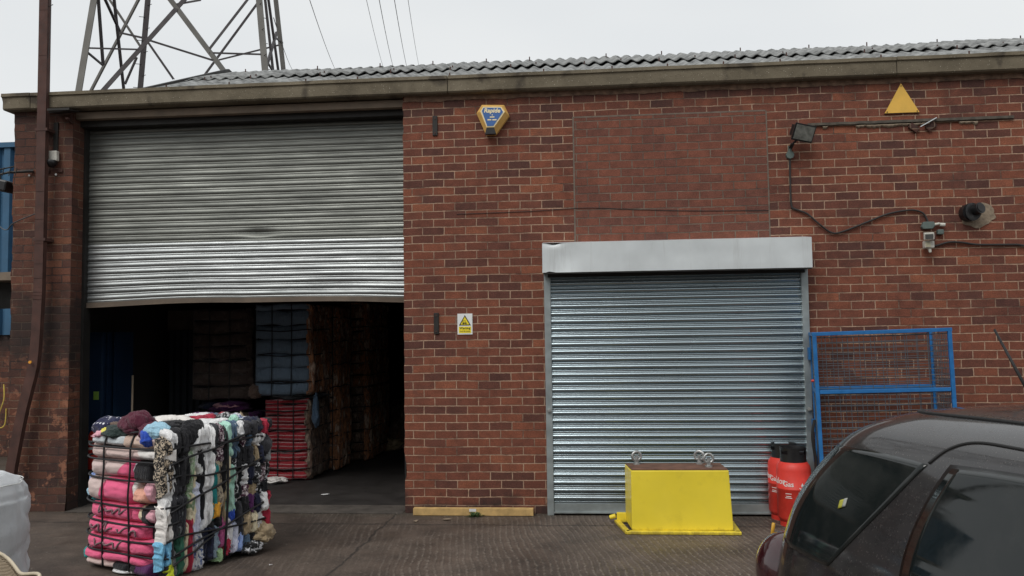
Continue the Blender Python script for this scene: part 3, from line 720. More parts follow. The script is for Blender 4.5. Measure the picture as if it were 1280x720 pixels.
w = MB(); w.box(-.53, .492, -.265, -.205, .002, .032); w.bar((-.515, -.255, .017), (-.60, .24, .017), .05, .03); w.bar((.465, -.24, .017), (.475, .22, .017), .05, .03); w.build('skirting', 'yellow_box', YB, bevel=.006)
w = MB(); w.bar((-.60, .20, .06), (-.50, .20, .06), .04, .09); w.tube([(-.61, .22, .07), (-.665, .23, .05)], .022, 10); w.build('hinge_lug', 'yellow_box', YB, bevel=.004)
def shackle(x, y, tw):
    T = Matrix.Translation((x, y, .576)) @ Matrix.Rotation(R(tw), 4, 'Z')
    e = thing('lifting_shackle', (0, 0, 0), None, None); e.parent = YB
    w = MB(); c = [T @ Vector((.042 * math.sin(a), .0, .078 + .042 * math.cos(a))) for a in [R(v) for v in range(-150, 151, 20)]]
    w.tube(c, .014, 8); w.build('bow', 'steel_shackle', e, smooth=True, angle=50)
    w = MB(); w.tube([T @ Vector((0, 0, 0)), T @ Vector((0, 0, .05)), T @ Vector((0, .0, .085))], [.021, .019, .017], 12); w.tube([T @ Vector((0, -.022, .045)), T @ Vector((0, .022, .045))], .015, 8)
    w.tube([T @ Vector((0, 0, 0)), T @ Vector((0, 0, .015))], .035, 14)
    w.build('shank', 'steel_shackle', e, smooth=True, angle=50)
shackle(-.405, .10, 15); shackle(.185, .13, -20); shackle(.245, -.06, 10)

# ------------------------------------------------------------------ gas cylinders
def gas_body():
    e = {}
    r = .168
    w = MB(); w.lathe([(0, .03), (.10, .03), (.145, .045), (r, .09), (r, .36), (r + .003, .363), (r + .003, .372), (r, .375), (r, .545), (.160, .585), (.135, .62), (.09, .642), (.0, .65)], 48); e['body'] = w
    w = MB(); w.lathe([(.13, 0), (.145, 0), (.146, .06), (.13, .06), (.13, 0)], 36); e['foot'] = w
    w = MB()      # shroud with hand slots
    n = 48; H = [.615, .66, .70, .735, .765]
    vs = []; fs = []
    for s, rr in ((0, .128), (1, .118)):
        for h in H:
            for k in range(n): a = 2 * math.pi * k / n; vs.append(((rr + (.004 if h > .74 else 0)) * math.cos(a), (rr + (.004 if h > .74 else 0)) * math.sin(a), h))
    def id_(s, j, k): return s * n * 5 + j * n + k % n
    for j in range(4):
        for k in range(n):
            if j in (1, 2) and (k % 12) in (2, 3, 4, 5, 6) and not (j == 1): continue
            for s in (0, 1):
                q = (id_(s, j, k), id_(s, j, k + 1), id_(s, j + 1, k + 1), id_(s, j + 1, k)); fs.append(q if s == 0 else q[::-1])
    for k in range(n): fs.append((id_(0, 4, k), id_(0, 4, k + 1), id_(1, 4, k + 1), id_(1, 4, k)))
    w.add(vs, fs); w.tube([(0, 0, .64), (0, 0, .72)], .022, 10); w.tube([(-.05, 0, .70), (.06, 0, .70)], .014, 8); w.tube([(0, 0, .72), (0, 0, .745)], .035, 10); e['shroud'] = w
    return e
def gas(loc, rz, label, lettering=True, group='red gas cylinders'):
    t = thing('gas_cylinder', loc, label, 'gas cylinder', group, rz); t.scale = (.93, .93, .95)
    e = gas_body()
    e['body'].build('body', 'red_gas', t, smooth=True, angle=60); e['foot'].build('foot_ring', 'red_gas', t, smooth=True, angle=40); e['shroud'].build('valve_guard', 'black_plastic', t, smooth=True, angle=35)
    if lettering:
        I = Matrix.Identity(4)
        rr = .1688
        text_mesh('lettering', 'Calor', .085, 'white_paint', t, Matrix.Translation((0, 0, .415)), .0008, .0006, wrap_r=(rr, R(-166)))
        text_mesh('lettering', 'Gas', .070, 'white_paint', t, Matrix.Translation((0, 0, .398)), .0008, .0006, wrap_r=(rr, R(-122)))
        # flame mark with rule lines and rows of small print
        w = MB()
        def wr(x0, x1, z0, z1, a0):
            K = max(1, int((x1 - x0) / .01))
            def f(u, v): a = R(a0) + (x0 + u * (x1 - x0)) / rr; return ((rr + .001) * math.cos(a), (rr + .001) * math.sin(a), z0 + v * (z1 - z0))
            w.grid(f, K, 1)
        for zz, l in ((.338, .035), (.300, .03), (.286, .04)): wr(-l, l, zz, zz + .006, -77)
        w.build('small_print', 'white_paint', t); w = MB()
        for zz, l in ((.325, .03), (.300, .026), (.285, .034)): wr(-l, l, zz, zz + .006, -122)
        w.build('small_print', 'white_paint', t); w = MB()
        def poly(pts, a0):
            vs = []
            for x, z in pts: a = R(a0 - 33) + x / rr; vs.append(((rr + .001) * math.cos(a), (rr + .001) * math.sin(a), z))
            w.add(vs, [tuple(range(len(vs)))])
        poly([(-.008, .395), (-.014, .41), (0, .435), (.012, .412), (.006, .395), (.002, .405)], -42)
        for s in (-1, 1): poly([(s * .004, .375), (s * .03, .390), (s * .034, .384), (s * .008, .368)], -42)
        w.build('flame_mark', 'white_paint', t)
    return t
gas((1.905, -.43, 0), R(0), 'red gas cylinder with black valve guard, the nearer of two by the closed shutter')
gas((1.885, -.20 + .06, 0), R(-20), 'red gas cylinder, mostly hidden behind the nearer one by the closed shutter')
gas((2.42, -.38, 0), R(30), 'red gas cylinder standing inside the blue mesh cage', False)

# ------------------------------------------------------------------ blue cage
CG = thing('mesh_cage', (2.72, -.42, 0), 'blue steel framed gas cage with wire mesh sides beside the shutter', 'cage', rot=(0, R(-1.3), R(-5)))
X0, X1, Yf, Yb, ZT = -.575, .59, -.27, .27, 1.80; XL = -.515
fw_ = .034
def frame(name, pts, mat='blue_paint'):
    w = MB()
    for a, b in pts: w.bar(a, b, fw_, fw_, up=(0, 1, 0))
    return w.build(name, mat, CG, bevel=.003)
for x, y in ((X0, Yf), (X1, Yf), (XL, Yb), (X1, Yb)):
    w = MB(); w.bar((x, y, .02), (x, y, ZT - fw_ / 2), fw_ * (1 if y < 0 else .9)); w.build('upright', 'blue_paint', CG, bevel=.003)
frame('top_rail', [((X0 - .021, Yf, ZT), (X1 + .021, Yf, ZT)), ((XL - .02, Yb, ZT), (X1 + .02, Yb, ZT)), ((X0, Yf + .021, ZT), (XL, Yb - .021, ZT)), ((X1, Yf + .021, ZT), (X1, Yb - .021, ZT))])
frame('middle_rail', [((X0 + .021, Yf, 1.265), (X1 - .021, Yf, 1.265)), ((XL + .021, Yb, 1.265), (X1 - .021, Yb, 1.265)), ((X1, Yf + .021, 1.265), (X1, Yb - .021, 1.265)), ((X0, Yf + .021, 1.265), (XL, Yb - .021, 1.265))])
frame('base_frame', [((X0, Yf, .08), (X1, Yf, .08)), ((XL, Yb, .08), (X1, Yb, .08)), ((X0, Yf, .08), (XL, Yb, .08)), ((X1, Yf, .08), (X1, Yb, .08))])
def wires(a, b, z0, z1, name='mesh_panel', dx=.098, dz=.052):
    a, b = Vector(a), Vector(b); L = (b - a).length; w = MB(); rnd = random.Random(int(a.x * 100))
    k = 1
    while k * dx < L: p = a.lerp(b, k * dx / L) + Vector((rnd.uniform(-.003, .003),) * 2 + (0,)); w.tube([p + Vector((0, 0, z0)), p + Vector((0, 0, z1))], .0032, 4, False); k += 1
    z = z0 + dz
    while z < z1: w.tube([a + Vector((0, 0, z)), a.lerp(b, .5) + Vector((0, .004 * rnd.uniform(-1, 1), z - .003)), b + Vector((0, 0, z + rnd.uniform(-.002, .002)))], .0032, 4, False); z += dz
    return w.build(name, 'mesh_wire', CG)
wires((X0, Yf + .01, 0), (X1, Yf + .01, 0), .1, 1.78); wires((XL, Yb, 0), (X1, Yb, 0), .1, 1.78)
wires((X1, Yf, 0), (X1, Yb, 0), .1, 1.78, dx=.05); wires((X0 - .002, Yf, 0), (XL - .002, Yb, 0), .1, 1.78, dx=.03, dz=.03)
for z in (1.55, .85, .55):
    w = MB(); w.box(XL - .04, XL - .02, Yb - .06, Yb + .01, z, z + .12); w.build('hinge', 'blue_paint', CG)
w = MB(); w.tube(spline([(X0 - .02, Yf + .12, 1.0), (X0 - .05, Yf + .10, .85), (X0 - .03, Yf + .12, .6), (X0 - .05, Yf + .1, .4)]), .014, 6); w.build('lock_chain', 'cable', CG)
w = MB(); w.tube([(X0 - .022, Yf + .02, 1.37), (X0 - .045, Yf + .02, 1.37)], .012, 8); w.build('red_knob', 'red_gas', CG)

# ------------------------------------------------------------------ cloth materials and clothes bales
def cloth(name, c, kind='plain', c2=None, sc=1., rough=.92):
    n = N(name); o = n.co('Object')
    fold = n.noise(n.co('Object', scale=(1, 1, 1)), 18, 4, .6)
    fine = n.noise(o, 220, 2, .5)
    if kind == 'plain': col = c
    elif kind == 'dots':
        vo = n.new('ShaderNodeTexVoronoi'); vo.inputs['Scale'].default_value = 24 * sc; vo.inputs['Randomness'].default_value = .35; n.l.new(o, vo.inputs[0])
        col = n.mix(n.ramp(vo.outputs['Distance'], [(.22, 1.), (.27, 0.)]), c, c2)
    elif kind == 'leopard':
        f = n.noise(o, 38 * sc, 3, .5, dist=1.4); col = n.ramp(f, [(.0, c), (.50, c), (.53, c2), (1., c2)])
    elif kind == 'floral':
        f = n.noise(o, 30 * sc, 4, .6, 'Color', dist=.6); s_ = n.sep(f)[0]
        col = n.mix(n.ramp(s_, [(.52, 0.), (.56, 1.)]), c, c2)
    elif kind == 'stripe':
        z = n.sep(o)[2]; w_ = n.math('FRACT', n.math('MULTIPLY', n.math('ADD', z, n.math('MULTIPLY', n.noise(o, 4, 2), .025)), 22 * sc))
        col = n.mix(n.ramp(w_, [(.0, 0.), (.70, 0.), (.78, 1.), (.9, 1.), (.98, 0.)]), c, c2)
    elif kind == 'denim':
        col = n.mix(n.ramp(n.noise(o, 60, 5, .8), [(.3, 0.), (.7, 1.)]), c, c2)
    elif kind == 'garments':      # bundles of assorted cloth edges
        f = n.noise(n.co('Object', scale=(1, 1, .22)), 16, 4, .6, dist=.4)
        f2 = n.noise(n.co('Object', scale=(1, 1, .3)), 50, 4, .7)
        col = n.ramp(f, [(.3, (c[0] * .3, c[1] * .3, c[2] * .3)), (.45, c), (.52, (c[0] * .4, c[1] * .4, c[2] * .5)), (.6, c2), (.75, (c[0] * .5, c[1] * .4, c[2] * .3))])
        col = n.mix(.8, col, n.ramp(f2, [(.3, .4), (.7, 1.6)]), 'MULTIPLY')
    col = n.mix(.55, col, n.ramp(fine, [(.3, .82), (.7, 1.18)]), 'MULTIPLY')
    rowy = name.split('_')[-1] in ('blush', 'beige', 'palegrey', 'pink', 'offwhite')
    f3 = n.noise(n.co('Object', scale=(.25, .25, 1) if rowy else (1, 1, .16)), 24 if rowy else 55, 3, .6, dist=.5)
    h = n.math('MULTIPLY_ADD', fine, .12, n.math('MULTIPLY_ADD', f3, .5 if rowy else 1.1, fold))
    return n.out(col, rough, n.bump(h, .016, .9), Sheen_Weight=.15)
CL = {
 'blush': (.52, .40, .37), 'beige': (.50, .37, .30), 'offwhite': (.66, .63, .60), 'palegrey': (.48, .52, .54), 'white': (.80, .80, .84), 'lav': (.55, .57, .74),
 'pink': (.67, .105, .215), 'lightpink': (.70, .36, .42), 'black': (.010, .010, .013), 'charcoal': (.035, .035, .042), 'navy': (.012, .016, .045), 'maroon': (.095, .010, .030),
 'dgreen': (.018, .035, .032), 'royal': (.02, .07, .42), 'lblue': (.30, .50, .62), 'sky': (.16, .42, .62), 'cream': (.68, .60, .42), 'peach': (.66, .33, .24), 'mint': (.36, .60, .50),
 'teal': (.02, .24, .24), 'orange': (.78, .33, .03), 'crimson': (.33, .015, .04), 'grey': (.26, .27, .29), 'brown': (.13, .085, .065), 'khaki': (.34, .26, .16), 'lime': (.62, .85, .03),
 'purple': (.10, .02, .11), 'green': (.03, .13, .08), 'palegreen': (.30, .45, .24), 'yellow': (.75, .62, .12), 'steel': (.23, .30, .37), 'cerise': (.55, .12, .30), 'periwinkle': (.27, .38, .75)}
for k, c in CL.items(): M['c_' + k] = cloth('cloth_' + k, tuple(min(.86, q * 1.25) if max(c) > .12 else q for q in c))
M['c_polka'] = cloth('cloth_polka', (.012, .014, .06), 'dots', (.8, .8, .85))
M['c_leopard'] = cloth('cloth_leopard', (.012, .010, .010), 'leopard', (.58, .48, .36))
M['c_leopink'] = cloth('cloth_leopard_plum', (.07, .015, .04), 'leopard', (.62, .54, .56))
M['c_floral'] = cloth('cloth_floral', (.70, .70, .72), 'floral', (.10, .16, .38))
M['c_flor2'] = cloth('cloth_floral_beige', (.50, .42, .30), 'floral', (.16, .13, .11), 1.3)
M['c_flor3'] = cloth('cloth_print_green', (.30, .45, .25), 'floral', (.55, .60, .48), 1.5)
M['c_bw'] = cloth('cloth_black_white', (.012, .012, .014), 'floral', (.66, .66, .68), .8)
M['c_denim'] = cloth('cloth_denim', (.05, .09, .15), 'denim', (.12, .19, .28))
M['c_heather'] = cloth('cloth_heather', (.14, .15, .16), 'denim', (.34, .35, .36))
M['c_redstripe'] = cloth('cloth_red_stripe', (.32, .015, .025), 'stripe', (.42, .28, .28))
M['c_inblue'] = cloth('cloth_bale_blue', (.17, .235, .31))
M['c_inbrown'] = cloth('cloth_bale_brown', (.085, .06, .05), 'floral', (.12, .09, .075), .3)
M['c_orange_mix'] = cloth('cloth_mixed_rust', (.50, .22, .10), 'garments', (.6, .45, .34))
M['c_grey_mix'] = cloth('cloth_mixed_brown', (.20, .12, .08), 'garments', (.34, .26, .2))
# blush garment with a pink printed block
def blush_pink(name, a, b, c):
    n = N(name); o = n.co('Object'); s = n.sep(o)
    e = n.math('ADD', n.math('MULTIPLY', s[0], a), n.math('MULTIPLY_ADD', s[2], b, c))
    e = n.math('MULTIPLY_ADD', n.noise(o, 5, 2), .02, e)
    m = n.ramp(e, [(.5, 0.), (.506, 1.)])
    col = n.mix(m, (.66, .52, .49), (.84, .13, .27))
    fine = n.noise(o, 220, 2, .5)
    return n.out(n.mix(.5, col, n.ramp(fine, [(.3, .85), (.7, 1.15)]), 'MULTIPLY'), .9, n.bump(n.noise(o, 18, 4), .010, .7), Sheen_Weight=.15)

def face_piece(w, axis, off, u0, u1, v0, v1, bulge, seed, kind='row', pinch=(), wob=0., nu=20, nv=14, dep=.035, rag=.0, fine=1.):
    """soft cloth pad on a bale side: axis '-y' (u = x) or '+x' (u = y); v = z"""
    du, dv = u1 - u0, v1 - v0
    def f(a, b):
        ta, tb = 2 * a - 1, 2 * b - 1
        ea = max(0., 1 - abs(ta) ** (7 if kind == 'row' else 3.5)) ** .5
        eb = max(0., 1 - abs(tb) ** (2.6 if kind == 'row' else 9)) ** .5
        h = ea * eb
        u = u0 + a * du; v = v0 + b * dv
        cu = ns((0, v * 1., seed), 5, seed) * wob if kind != 'row' else 0
        cv = ns((u, 0, seed), 4, seed) * wob if kind == 'row' else 0
        u += cu + rag * ns((a * 3, b * 6, seed), 1.3, seed) * (1 if abs(ta) > .6 else .5)
        v += cv + rag * ns((a * 3 + 9, b * 3, seed), 1.3, seed)
        out = bulge * h
        if kind == 'row': wr = ns((u * 6, v * 30, seed), 1, seed) * .008 + ns((u * 16, v * 16, seed), 1, seed + 2) * .006 + .010 * abs(ns((u * 5, v * 9, seed), 1.4, seed + 5))
        else:
            uu = u + .02 * ns((u * 8, v * 7, seed), 1, seed + 4)
            wr = .024 * (1 - 2.6 * abs(ns((uu * 30, v * 3.2, seed), 1, seed))) * .7 + ns((u * 24, v * 6, seed), 1, seed + 2) * .010 - .010 * max(0., 1 - 5 * abs(ns((u * 14, v * 5, seed), 1, seed + 6)))
        out += wr * (h ** .5) * fine
        for p in pinch:
            q = (u if kind == 'row' else v) - p
            out -= bulge * .45 * math.exp(-(q / .018) ** 2) * h
        out -= dep * (1 - h)
        return (u, off - out, v) if axis == '-y' else (off + out, u, v)
    w.grid(f, nu, nv)
def strap_pts(axis, off, pts): return [(a, off, b) if axis == '-y' else (off, a, b) for a, b in pts]
def rag(loc, r, mat, parent=None, seed=1, amp=.35, rot=0, name='garment', sub=5):
    w = MB(); rx, ry, rz = r; nu, nv = 60, 36
    ca, sa = math.cos(rot), math.sin(rot)
    sd = Vector((seed * 1.7, seed * .9, seed * 2.3))
    def f(a, b):
        th, ph = 2 * math.pi * a, math.pi * b
        d = Vector((math.sin(ph) * math.cos(th), math.sin(ph) * math.sin(th), math.cos(ph)))
        q = d + .45 * Vector((noise.noise(d * 1.7 + sd), noise.noise(d * 1.7 - sd), noise.noise(d * 1.7 + sd * 2)))
        k = 1 + amp * noise.noise(d * 1.5 + sd) - amp * .7 * (1 - abs(noise.noise(q * 3.2 + sd)) * 2.4) ** 3 * .5 - amp * .35 * (1 - abs(noise.noise(q * 7 + sd)) * 2.4) ** 3 * .5
        x, y, z = d.x * rx * k, d.y * ry * k, d.z * rz * k
        if z < 0: z *= .6
        return (loc[0] + x * ca - y * sa, loc[1] + x * sa + y * ca, loc[2] + z)
    w.grid(f, nu, nv, True)
    return w.build(name, mat, parent, smooth=True)

# --- the big foreground bale
BW, BD, BH = .88, .99, 1.14
ang = R(-24)
BL = thing('clothes_bale', (0, 0, 0), 'strapped bale of pink and multicoloured used clothing standing in the yard', 'clothes bale', rz=ang)
corner = Vector((-3.215, -2.46, 0)); ex = Vector((math.cos(ang), math.sin(ang), 0)); ey = Vector((-math.sin(ang), math.cos(ang), 0))
BL.location = corner - ex * BW / 2 + ey * BD / 2
hx, hy = BW / 2, BD / 2
w = MB(); w.box(-hx + .05, hx - .05, -hy + .05, hy - .05, .02, BH - .05); w.build('packed_core', 'c_black', BL)
def Rw(u0, u1, v0, v1, mat, bulge=.045, seed=1, wob=.01, **k):
    w = MB(); face_piece(w, '-y', -hy + .01, u0, u1, v0, v1, bulge, seed, 'row', pinch=(-.235, .085), wob=wob, nu=44, nv=22, **k)
    return w.build('garment', mat, BL, smooth=True)
M['c_bp1'] = blush_pink('cloth_blush_pink_a', 1.0, -1.0, 1.335)
M['c_bp2'] = blush_pink('cloth_blush_pink_b', 1.0, -.35, .98)
zr = lambda px: BH * (1 - (px - 548) / (716 - 548.))        # image row -> height on left face
# rows measured bottom edges
rows = [(.985, 1.065), (.875, .985), (.775, .875), (.625, .775), (.435, .625), (.315, .435), (.205, .315), (.10, .205), (.03, .10)]
Rw(-hx - .01, .02, .975, 1.065, 'c_palegrey', seed=2); Rw(-.06, hx - .12, .965, 1.075, 'c_beige', seed=3); Rw(.10, hx - .02, .985, 1.085, 'c_blush', seed=4)
Rw(-hx - .02, hx - .02, .875, .965, 'c_blush', .05, 5); Rw(.12, hx + .06, .88, .975, 'c_offwhite', .055, 6)
Rw(-hx + .0, .10, .735, .872, 'c_bp1', .06, 7); Rw(.09, .145, .735, .87, 'c_palegrey', .045, 8); Rw(.10, .31, .70, .875, 'c_black', .055, 9)
Rw(-hx - .03, .09, .535, .73, 'c_bp2', .075, 10); Rw(.075, .15, .545, .73, 'c_offwhite', .05, 11); Rw(.12, .28, .545, .665, 'c_peach', .075, 12)
Rw(.22, .34, .56, .73, 'c_lightpink', .05, 13)
Rw(-hx + .0, .20, .40, .533, 'c_pink', .06, 14); Rw(.17, .24, .40, .53, 'c_cream', .05, 15); Rw(.20, .30, .38, .53, 'c_black', .05, 16); Rw(.25, .36, .40, .52, 'c_lightpink', .05, 17)
Rw(-hx - .02, .24, .275, .400, 'c_pink', .07, 18)
Rw(-hx - .04, .33, .155, .278, 'c_pink', .07, 19)
Rw(-hx - .07, .30, .075, .16, 'c_pink', .075, 20, wob=.02)
Rw(-hx - .04, -.05, .02, .09, 'c_blush', .06, 21); Rw(-.14, .22, .02, .09, 'c_black', .07, 22); Rw(-.13, .12, .0, .035, 'c_white', .075, 23); Rw(.13, .33, .0, .11, 'c_purple', .07, 24)
# grey script strokes on the pink print
M['c_script'] = cloth('cloth_script_print', (.24, .14, .16))
def script(z, x0, x1, h, seed, turns):
    w = MB(); K = 90; pts = []; rnd = random.Random(seed)
    for k in range(K):
        t = k / (K - 1); ph = t * turns * 6.283
        amp = h * (.35 + .25 * math.sin(ph * .37 + seed) + (.4 if math.sin(ph * .21 + seed * 2) > .6 else 0))
        pts.append((x0 + t * (x1 - x0) + .018 * math.sin(ph + 1.3), z + amp * math.cos(ph)))
    def outy(x, z):
        v = None
        for (a, b, bu) in ((.40, .533, .06), (.275, .40, .07), (.155, .278, .07)):
            if a <= z <= b:
                tb = 2 * (z - a) / (b - a) - 1; hh = max(0, 1 - abs(tb) ** 2.6) ** .5
                v = bu * hh - .035 * (1 - hh)
                for p in (-.235, .085): v -= bu * .45 * math.exp(-((x - p) / .018) ** 2) * hh
        return -hy + .01 - (v if v is not None else 0) - .006
    w.tube([(x, outy(x, zz), zz) for x, zz in pts], .0075, 5)
    return w.build('printed_script', 'c_script', BL, smooth=True)
script(.475, -.30, .03, .040, 1, 4); script(.335, -.38, -.12, .046, 3, 3); script(.335, -.06, .20, .050, 5, 2.5); script(.215, -.34, .0, .046, 8, 3)
# right-hand side: hanging strips, u runs from the near corner (0) to the far corner (1)
def Sp(u0, u1, v0, v1, mat, bulge=.04, seed=1, wob=.02, **k):
    a, b = -hy + u0 * BD, -hy + u1 * BD
    w = MB(); face_piece(w, '+x', hx - .01, a, b, v0, v1, bulge, seed, 'strip', pinch=(.92, .62), wob=wob, rag=.022, nu=18, nv=64, **k)
    return w.build('garment', 'c_' + mat, BL, smooth=True)
strips = [(-.06, .02, .60, 1.06, 'leopard', .06), (-.02, .10, .78, 1.12, 'white', .055), (-.03, .07, .40, .80, 'white', .05), (-.05, .03, .25, .55, 'offwhite', .06), (-.06, .03, .12, .30, 'sky', .05),
 (.02, .09, .28, .75, 'charcoal', .05), (-.02, .05, .02, .30, 'charcoal', .045), (.0, .06, .0, .16, 'lime', .05), (.03, .10, .0, .20, 'heather', .04),
 (.06, .20, .70, 1.13, 'black', .075), (.08, .16, .30, .80, 'charcoal', .06), (.10, .17, .30, .52, 'heather', .05), (.09, .16, .0, .34, 'green', .05), (.15, .19, .02, .40, 'cream', .045), (.18, .23, .0, .44, 'crimson', .05),
 (.19, .24, .45, .95, 'flor3', .05), (.22, .26, .40, .80, 'cream', .04), (.23, .30, .25, .70, 'lav', .045), (.20, .27, .35, .62, 'cream', .05), (.23, .33, .0, .33, 'floral', .055), (.24, .30, .80, 1.12, 'white', .06),
 (.29, .42, .72, 1.14, 'white', .075), (.30, .34, .35, .98, 'black', .055), (.33, .43, .30, .85, 'white', .065), (.33, .44, .02, .32, 'navy', .06), (.31, .35, .0, .2, 'floral', .04),
 (.42, .48, .88, 1.14, 'charcoal', .06), (.44, .48, .35, .85, 'teal', .045), (.46, .53, .80, 1.12, 'leopink', .055), (.47, .54, .42, .86, 'flor2', .05), (.45, .52, .38, .50, 'orange', .07),
 (.44, .51, .05, .32, 'steel', .05), (.47, .53, .02, .13, 'palegreen', .055), (.52, .57, .55, 1.10, 'black', .06), (.52, .58, .12, .42, 'cerise', .045), (.55, .60, .05, .20, 'crimson', .05),
 (.56, .62, .84, 1.13, 'mint', .055), (.57, .61, .50, .88, 'cream', .045), (.60, .66, .38, .80, 'mint', .055), (.57, .63, .10, .35, 'white', .045), (.61, .70, .80, 1.12, 'denim', .06), (.62, .66, .3, .55, 'royal', .04),
 (.64, .70, .45, .85, 'bw', .05), (.64, .70, .06, .30, 'lav', .045), (.68, .74, .72, .90, 'black', .05), (.68, .75, .15, .48, 'charcoal', .06), (.70, .76, .05, .25, 'periwinkle', .05), (.69, .73, .50, .74, 'black', .045),
 (.48, .52, .30, .45, 'black', .05), (.53, .57, .30, .6, 'khaki', .03), (.38, .44, .2, .36, 'black', .04), (.10, .13, .66, .9, 'brown', .03)]
srnd = random.Random(5)
for i, s in enumerate(strips):
    n_ = max(1, int(round((s[1] - s[0]) / .048))); w1 = (s[1] - s[0]) / n_
    for k in range(n_):
        dz_ = srnd.uniform(-.05, .05) if n_ > 1 else 0
        Sp(s[0] + k * w1 - .006, s[0] + (k + 1) * w1 + .010, max(0, s[2] + dz_), min(1.13, s[3] + dz_ * .3), s[4], s[5] * srnd.uniform(.7, 1.), seed=i + 3 + 50 * k)
# far third: short torn ends in a jumble
rnd = random.Random(11); pal = ['bw', 'black', 'white', 'leopink', 'charcoal', 'cream', 'black', 'crimson', 'navy', 'heather', 'white', 'bw', 'khaki', 'lightpink', 'denim', 'purple', 'black']
zz = .05; i = 0
while zz < 1.08:
    hh = rnd.uniform(.09, .17); u = .73
    while u < 1.02:
        du = rnd.uniform(.05, .10)
        Sp(u, min(u + du * 1.15, 1.05), zz, min(zz + hh * 1.15, 1.12), pal[rnd.randrange(len(pal))], rnd.uniform(.035, .075), seed=60 + i); i += 1
        u += du
    zz += hh
# far edge and the other hidden sides, darker loose ends
for k in range(6): rag((hx - .12, hy - .02, .12 + .18 * k), (.12, .07, .11), 'c_' + pal[(k * 5) % 17], BL, seed=k + 31)
for k in range(5): rag((-hx + .02, -hy + .1, .15 + .2 * k), (.07, .10, .11), 'c_' + ['lblue', 'periwinkle', 'teal', 'grey', 'blush'][k], BL, seed=k + 51)
rag((-hx - .0, -hy + .02, .69), (.045, .04, .05), 'c_periwinkle', BL, 3); rag((-hx - .03, -hy + .02, .58), (.04, .04, .05), 'c_lblue', BL, 4); rag((-hx - .04, -hy + .03, .08), (.07, .05, .07), 'c_teal', BL, 5)
rag((hx + .02, hy - .02, .13), (.10, .12, .10), 'c_khaki', BL, 8, .5); rag((hx + .03, hy - .16, .06), (.07, .10, .07), 'c_bw', BL, 9, .5); rag((hx + .02, hy - .0, .88), (.06, .06, .12), 'c_charcoal', BL, 10)
# top layer
top = [(.0, .0, .36, .46, 'charcoal'), (-.22, .30, .16, .20, 'white'), (.12, .36, .18, .14, 'bw'), (.25, .1, .13, .22, 'white'), (.24, .38, .13, .10, 'floral'), (-.05, -.05, .18, .22, 'offwhite'), (.30, -.10, .10, .16, 'white'),
       (-.28, .05, .12, .20, 'heather'), (.05, .2, .14, .12, 'crimson'), (-.12, .44, .16, .10, 'denim'), (.32, .28, .08, .10, 'mint'), (.28, -.28, .12, .14, 'black'), (.1, -.3, .16, .12, 'lblue'), (-.3, -.3, .12, .16, 'brown'), (.02, .42, .09, .07, 'crimson'), (.2, .47, .12, .05, 'khaki'), (-.3, .45, .12, .08, 'purple')]
for i, (x, y, a, b, m) in enumerate(top): rag((x, y, BH - .055 + .01 * (i % 3)), (a, b, .065), 'c_' + m, BL, seed=i + 71, amp=.55, rot=i)
rag((.30, -hy + .03, 1.09), (.10, .10, .09), 'c_lblue', BL, 12, .3); rag((.27, -hy - .02, 1.05), (.07, .07, .10), 'c_royal', BL, 14, .3)
rag((hx - .03, -.24, 1.06), (.08, .12, .12), 'c_black', BL, 15, .25)
rag((hx - .04, hy - .13, 1.06), (.10, .12, .09), 'c_navy', BL, 16, .3, ); rag((hx - .0, hy - .27, 1.04), (.05, .07, .10), 'c_white', BL, 17, .4)
rag((-.16, -hy + .04, 1.065), (.16, .10, .07), 'c_dgreen', BL, 18, .35); rag((-.30, -hy + .05, 1.06), (.08, .06, .05), 'c_yellow', BL, 19, .5); rag((-.34, -hy + .02, 1.04), (.09, .07, .05), 'c_lightpink', BL, 20, .5)
# straps
def strap(pts, rad=.0075):
    w = MB(); w.tube(spline(pts, 5), rad, 6); return w.build('strap', 'strap', BL, smooth=True)
yo = -hy - .042
for x in (-.235, .085): strap([(x, yo + .045, 1.09), (x - .003, yo - .0, .98), (x + .004, yo - .008, .8), (x - .004, yo - .018, .6), (x, yo - .010, .4), (x + .008, yo - .014, .2), (x, yo + .0, .03)])
for i, (z, sag) in enumerate(((.970, .0), (.873, .004), (.733, .012), (.534, .014), (.402, .02), (.277, .02), (.158, .0))):
    lft = .02 * (i % 2)
    pts = [(-hx - .02 - lft, -hy + .12, z + .015), (-hx - .03 - lft, -hy - .0, z + .012), (-hx + .06, yo - .0, z - sag * .5), (-.1, yo - .006, z - sag), (.1, yo - .006, z - sag), (hx - .08, yo, z - sag * .4), (hx + .035, -hy - .02, z + .005), (hx + .05, -hy + .1, z + .01 + .012 * (i % 3))]
    if i in (0, 2, 5): pts += [(hx + .055, -hy + BD * t, z + .012 + .01 * math.sin(t * 8 + i)) for t in (.35, .6, .85)] + [(hx + .03, hy, z)]
    strap(pts, .0085)
for z0, z1, u0, u1 in ((.86, 1.02, .0, .78), (.50, .80, .0, .95), (.18, .42, .05, .95), (.10, .25, .03, .42)):
    strap([(hx + .058, -hy + BD * (u0 + (u1 - u0) * t), z0 + (z1 - z0) * t + .008 * math.sin(t * 9)) for t in (0, .25, .5, .75, 1)], .0085)
for u in (.55,): strap([(hx + .0, -hy + BD * u, 1.10), (hx + .055, -hy + BD * u, 1.0), (hx + .06, -hy + BD * (u + .005), .6), (hx + .058, -hy + BD * (u - .005), .3), (hx + .03, -hy + BD * u, .03)], .010)

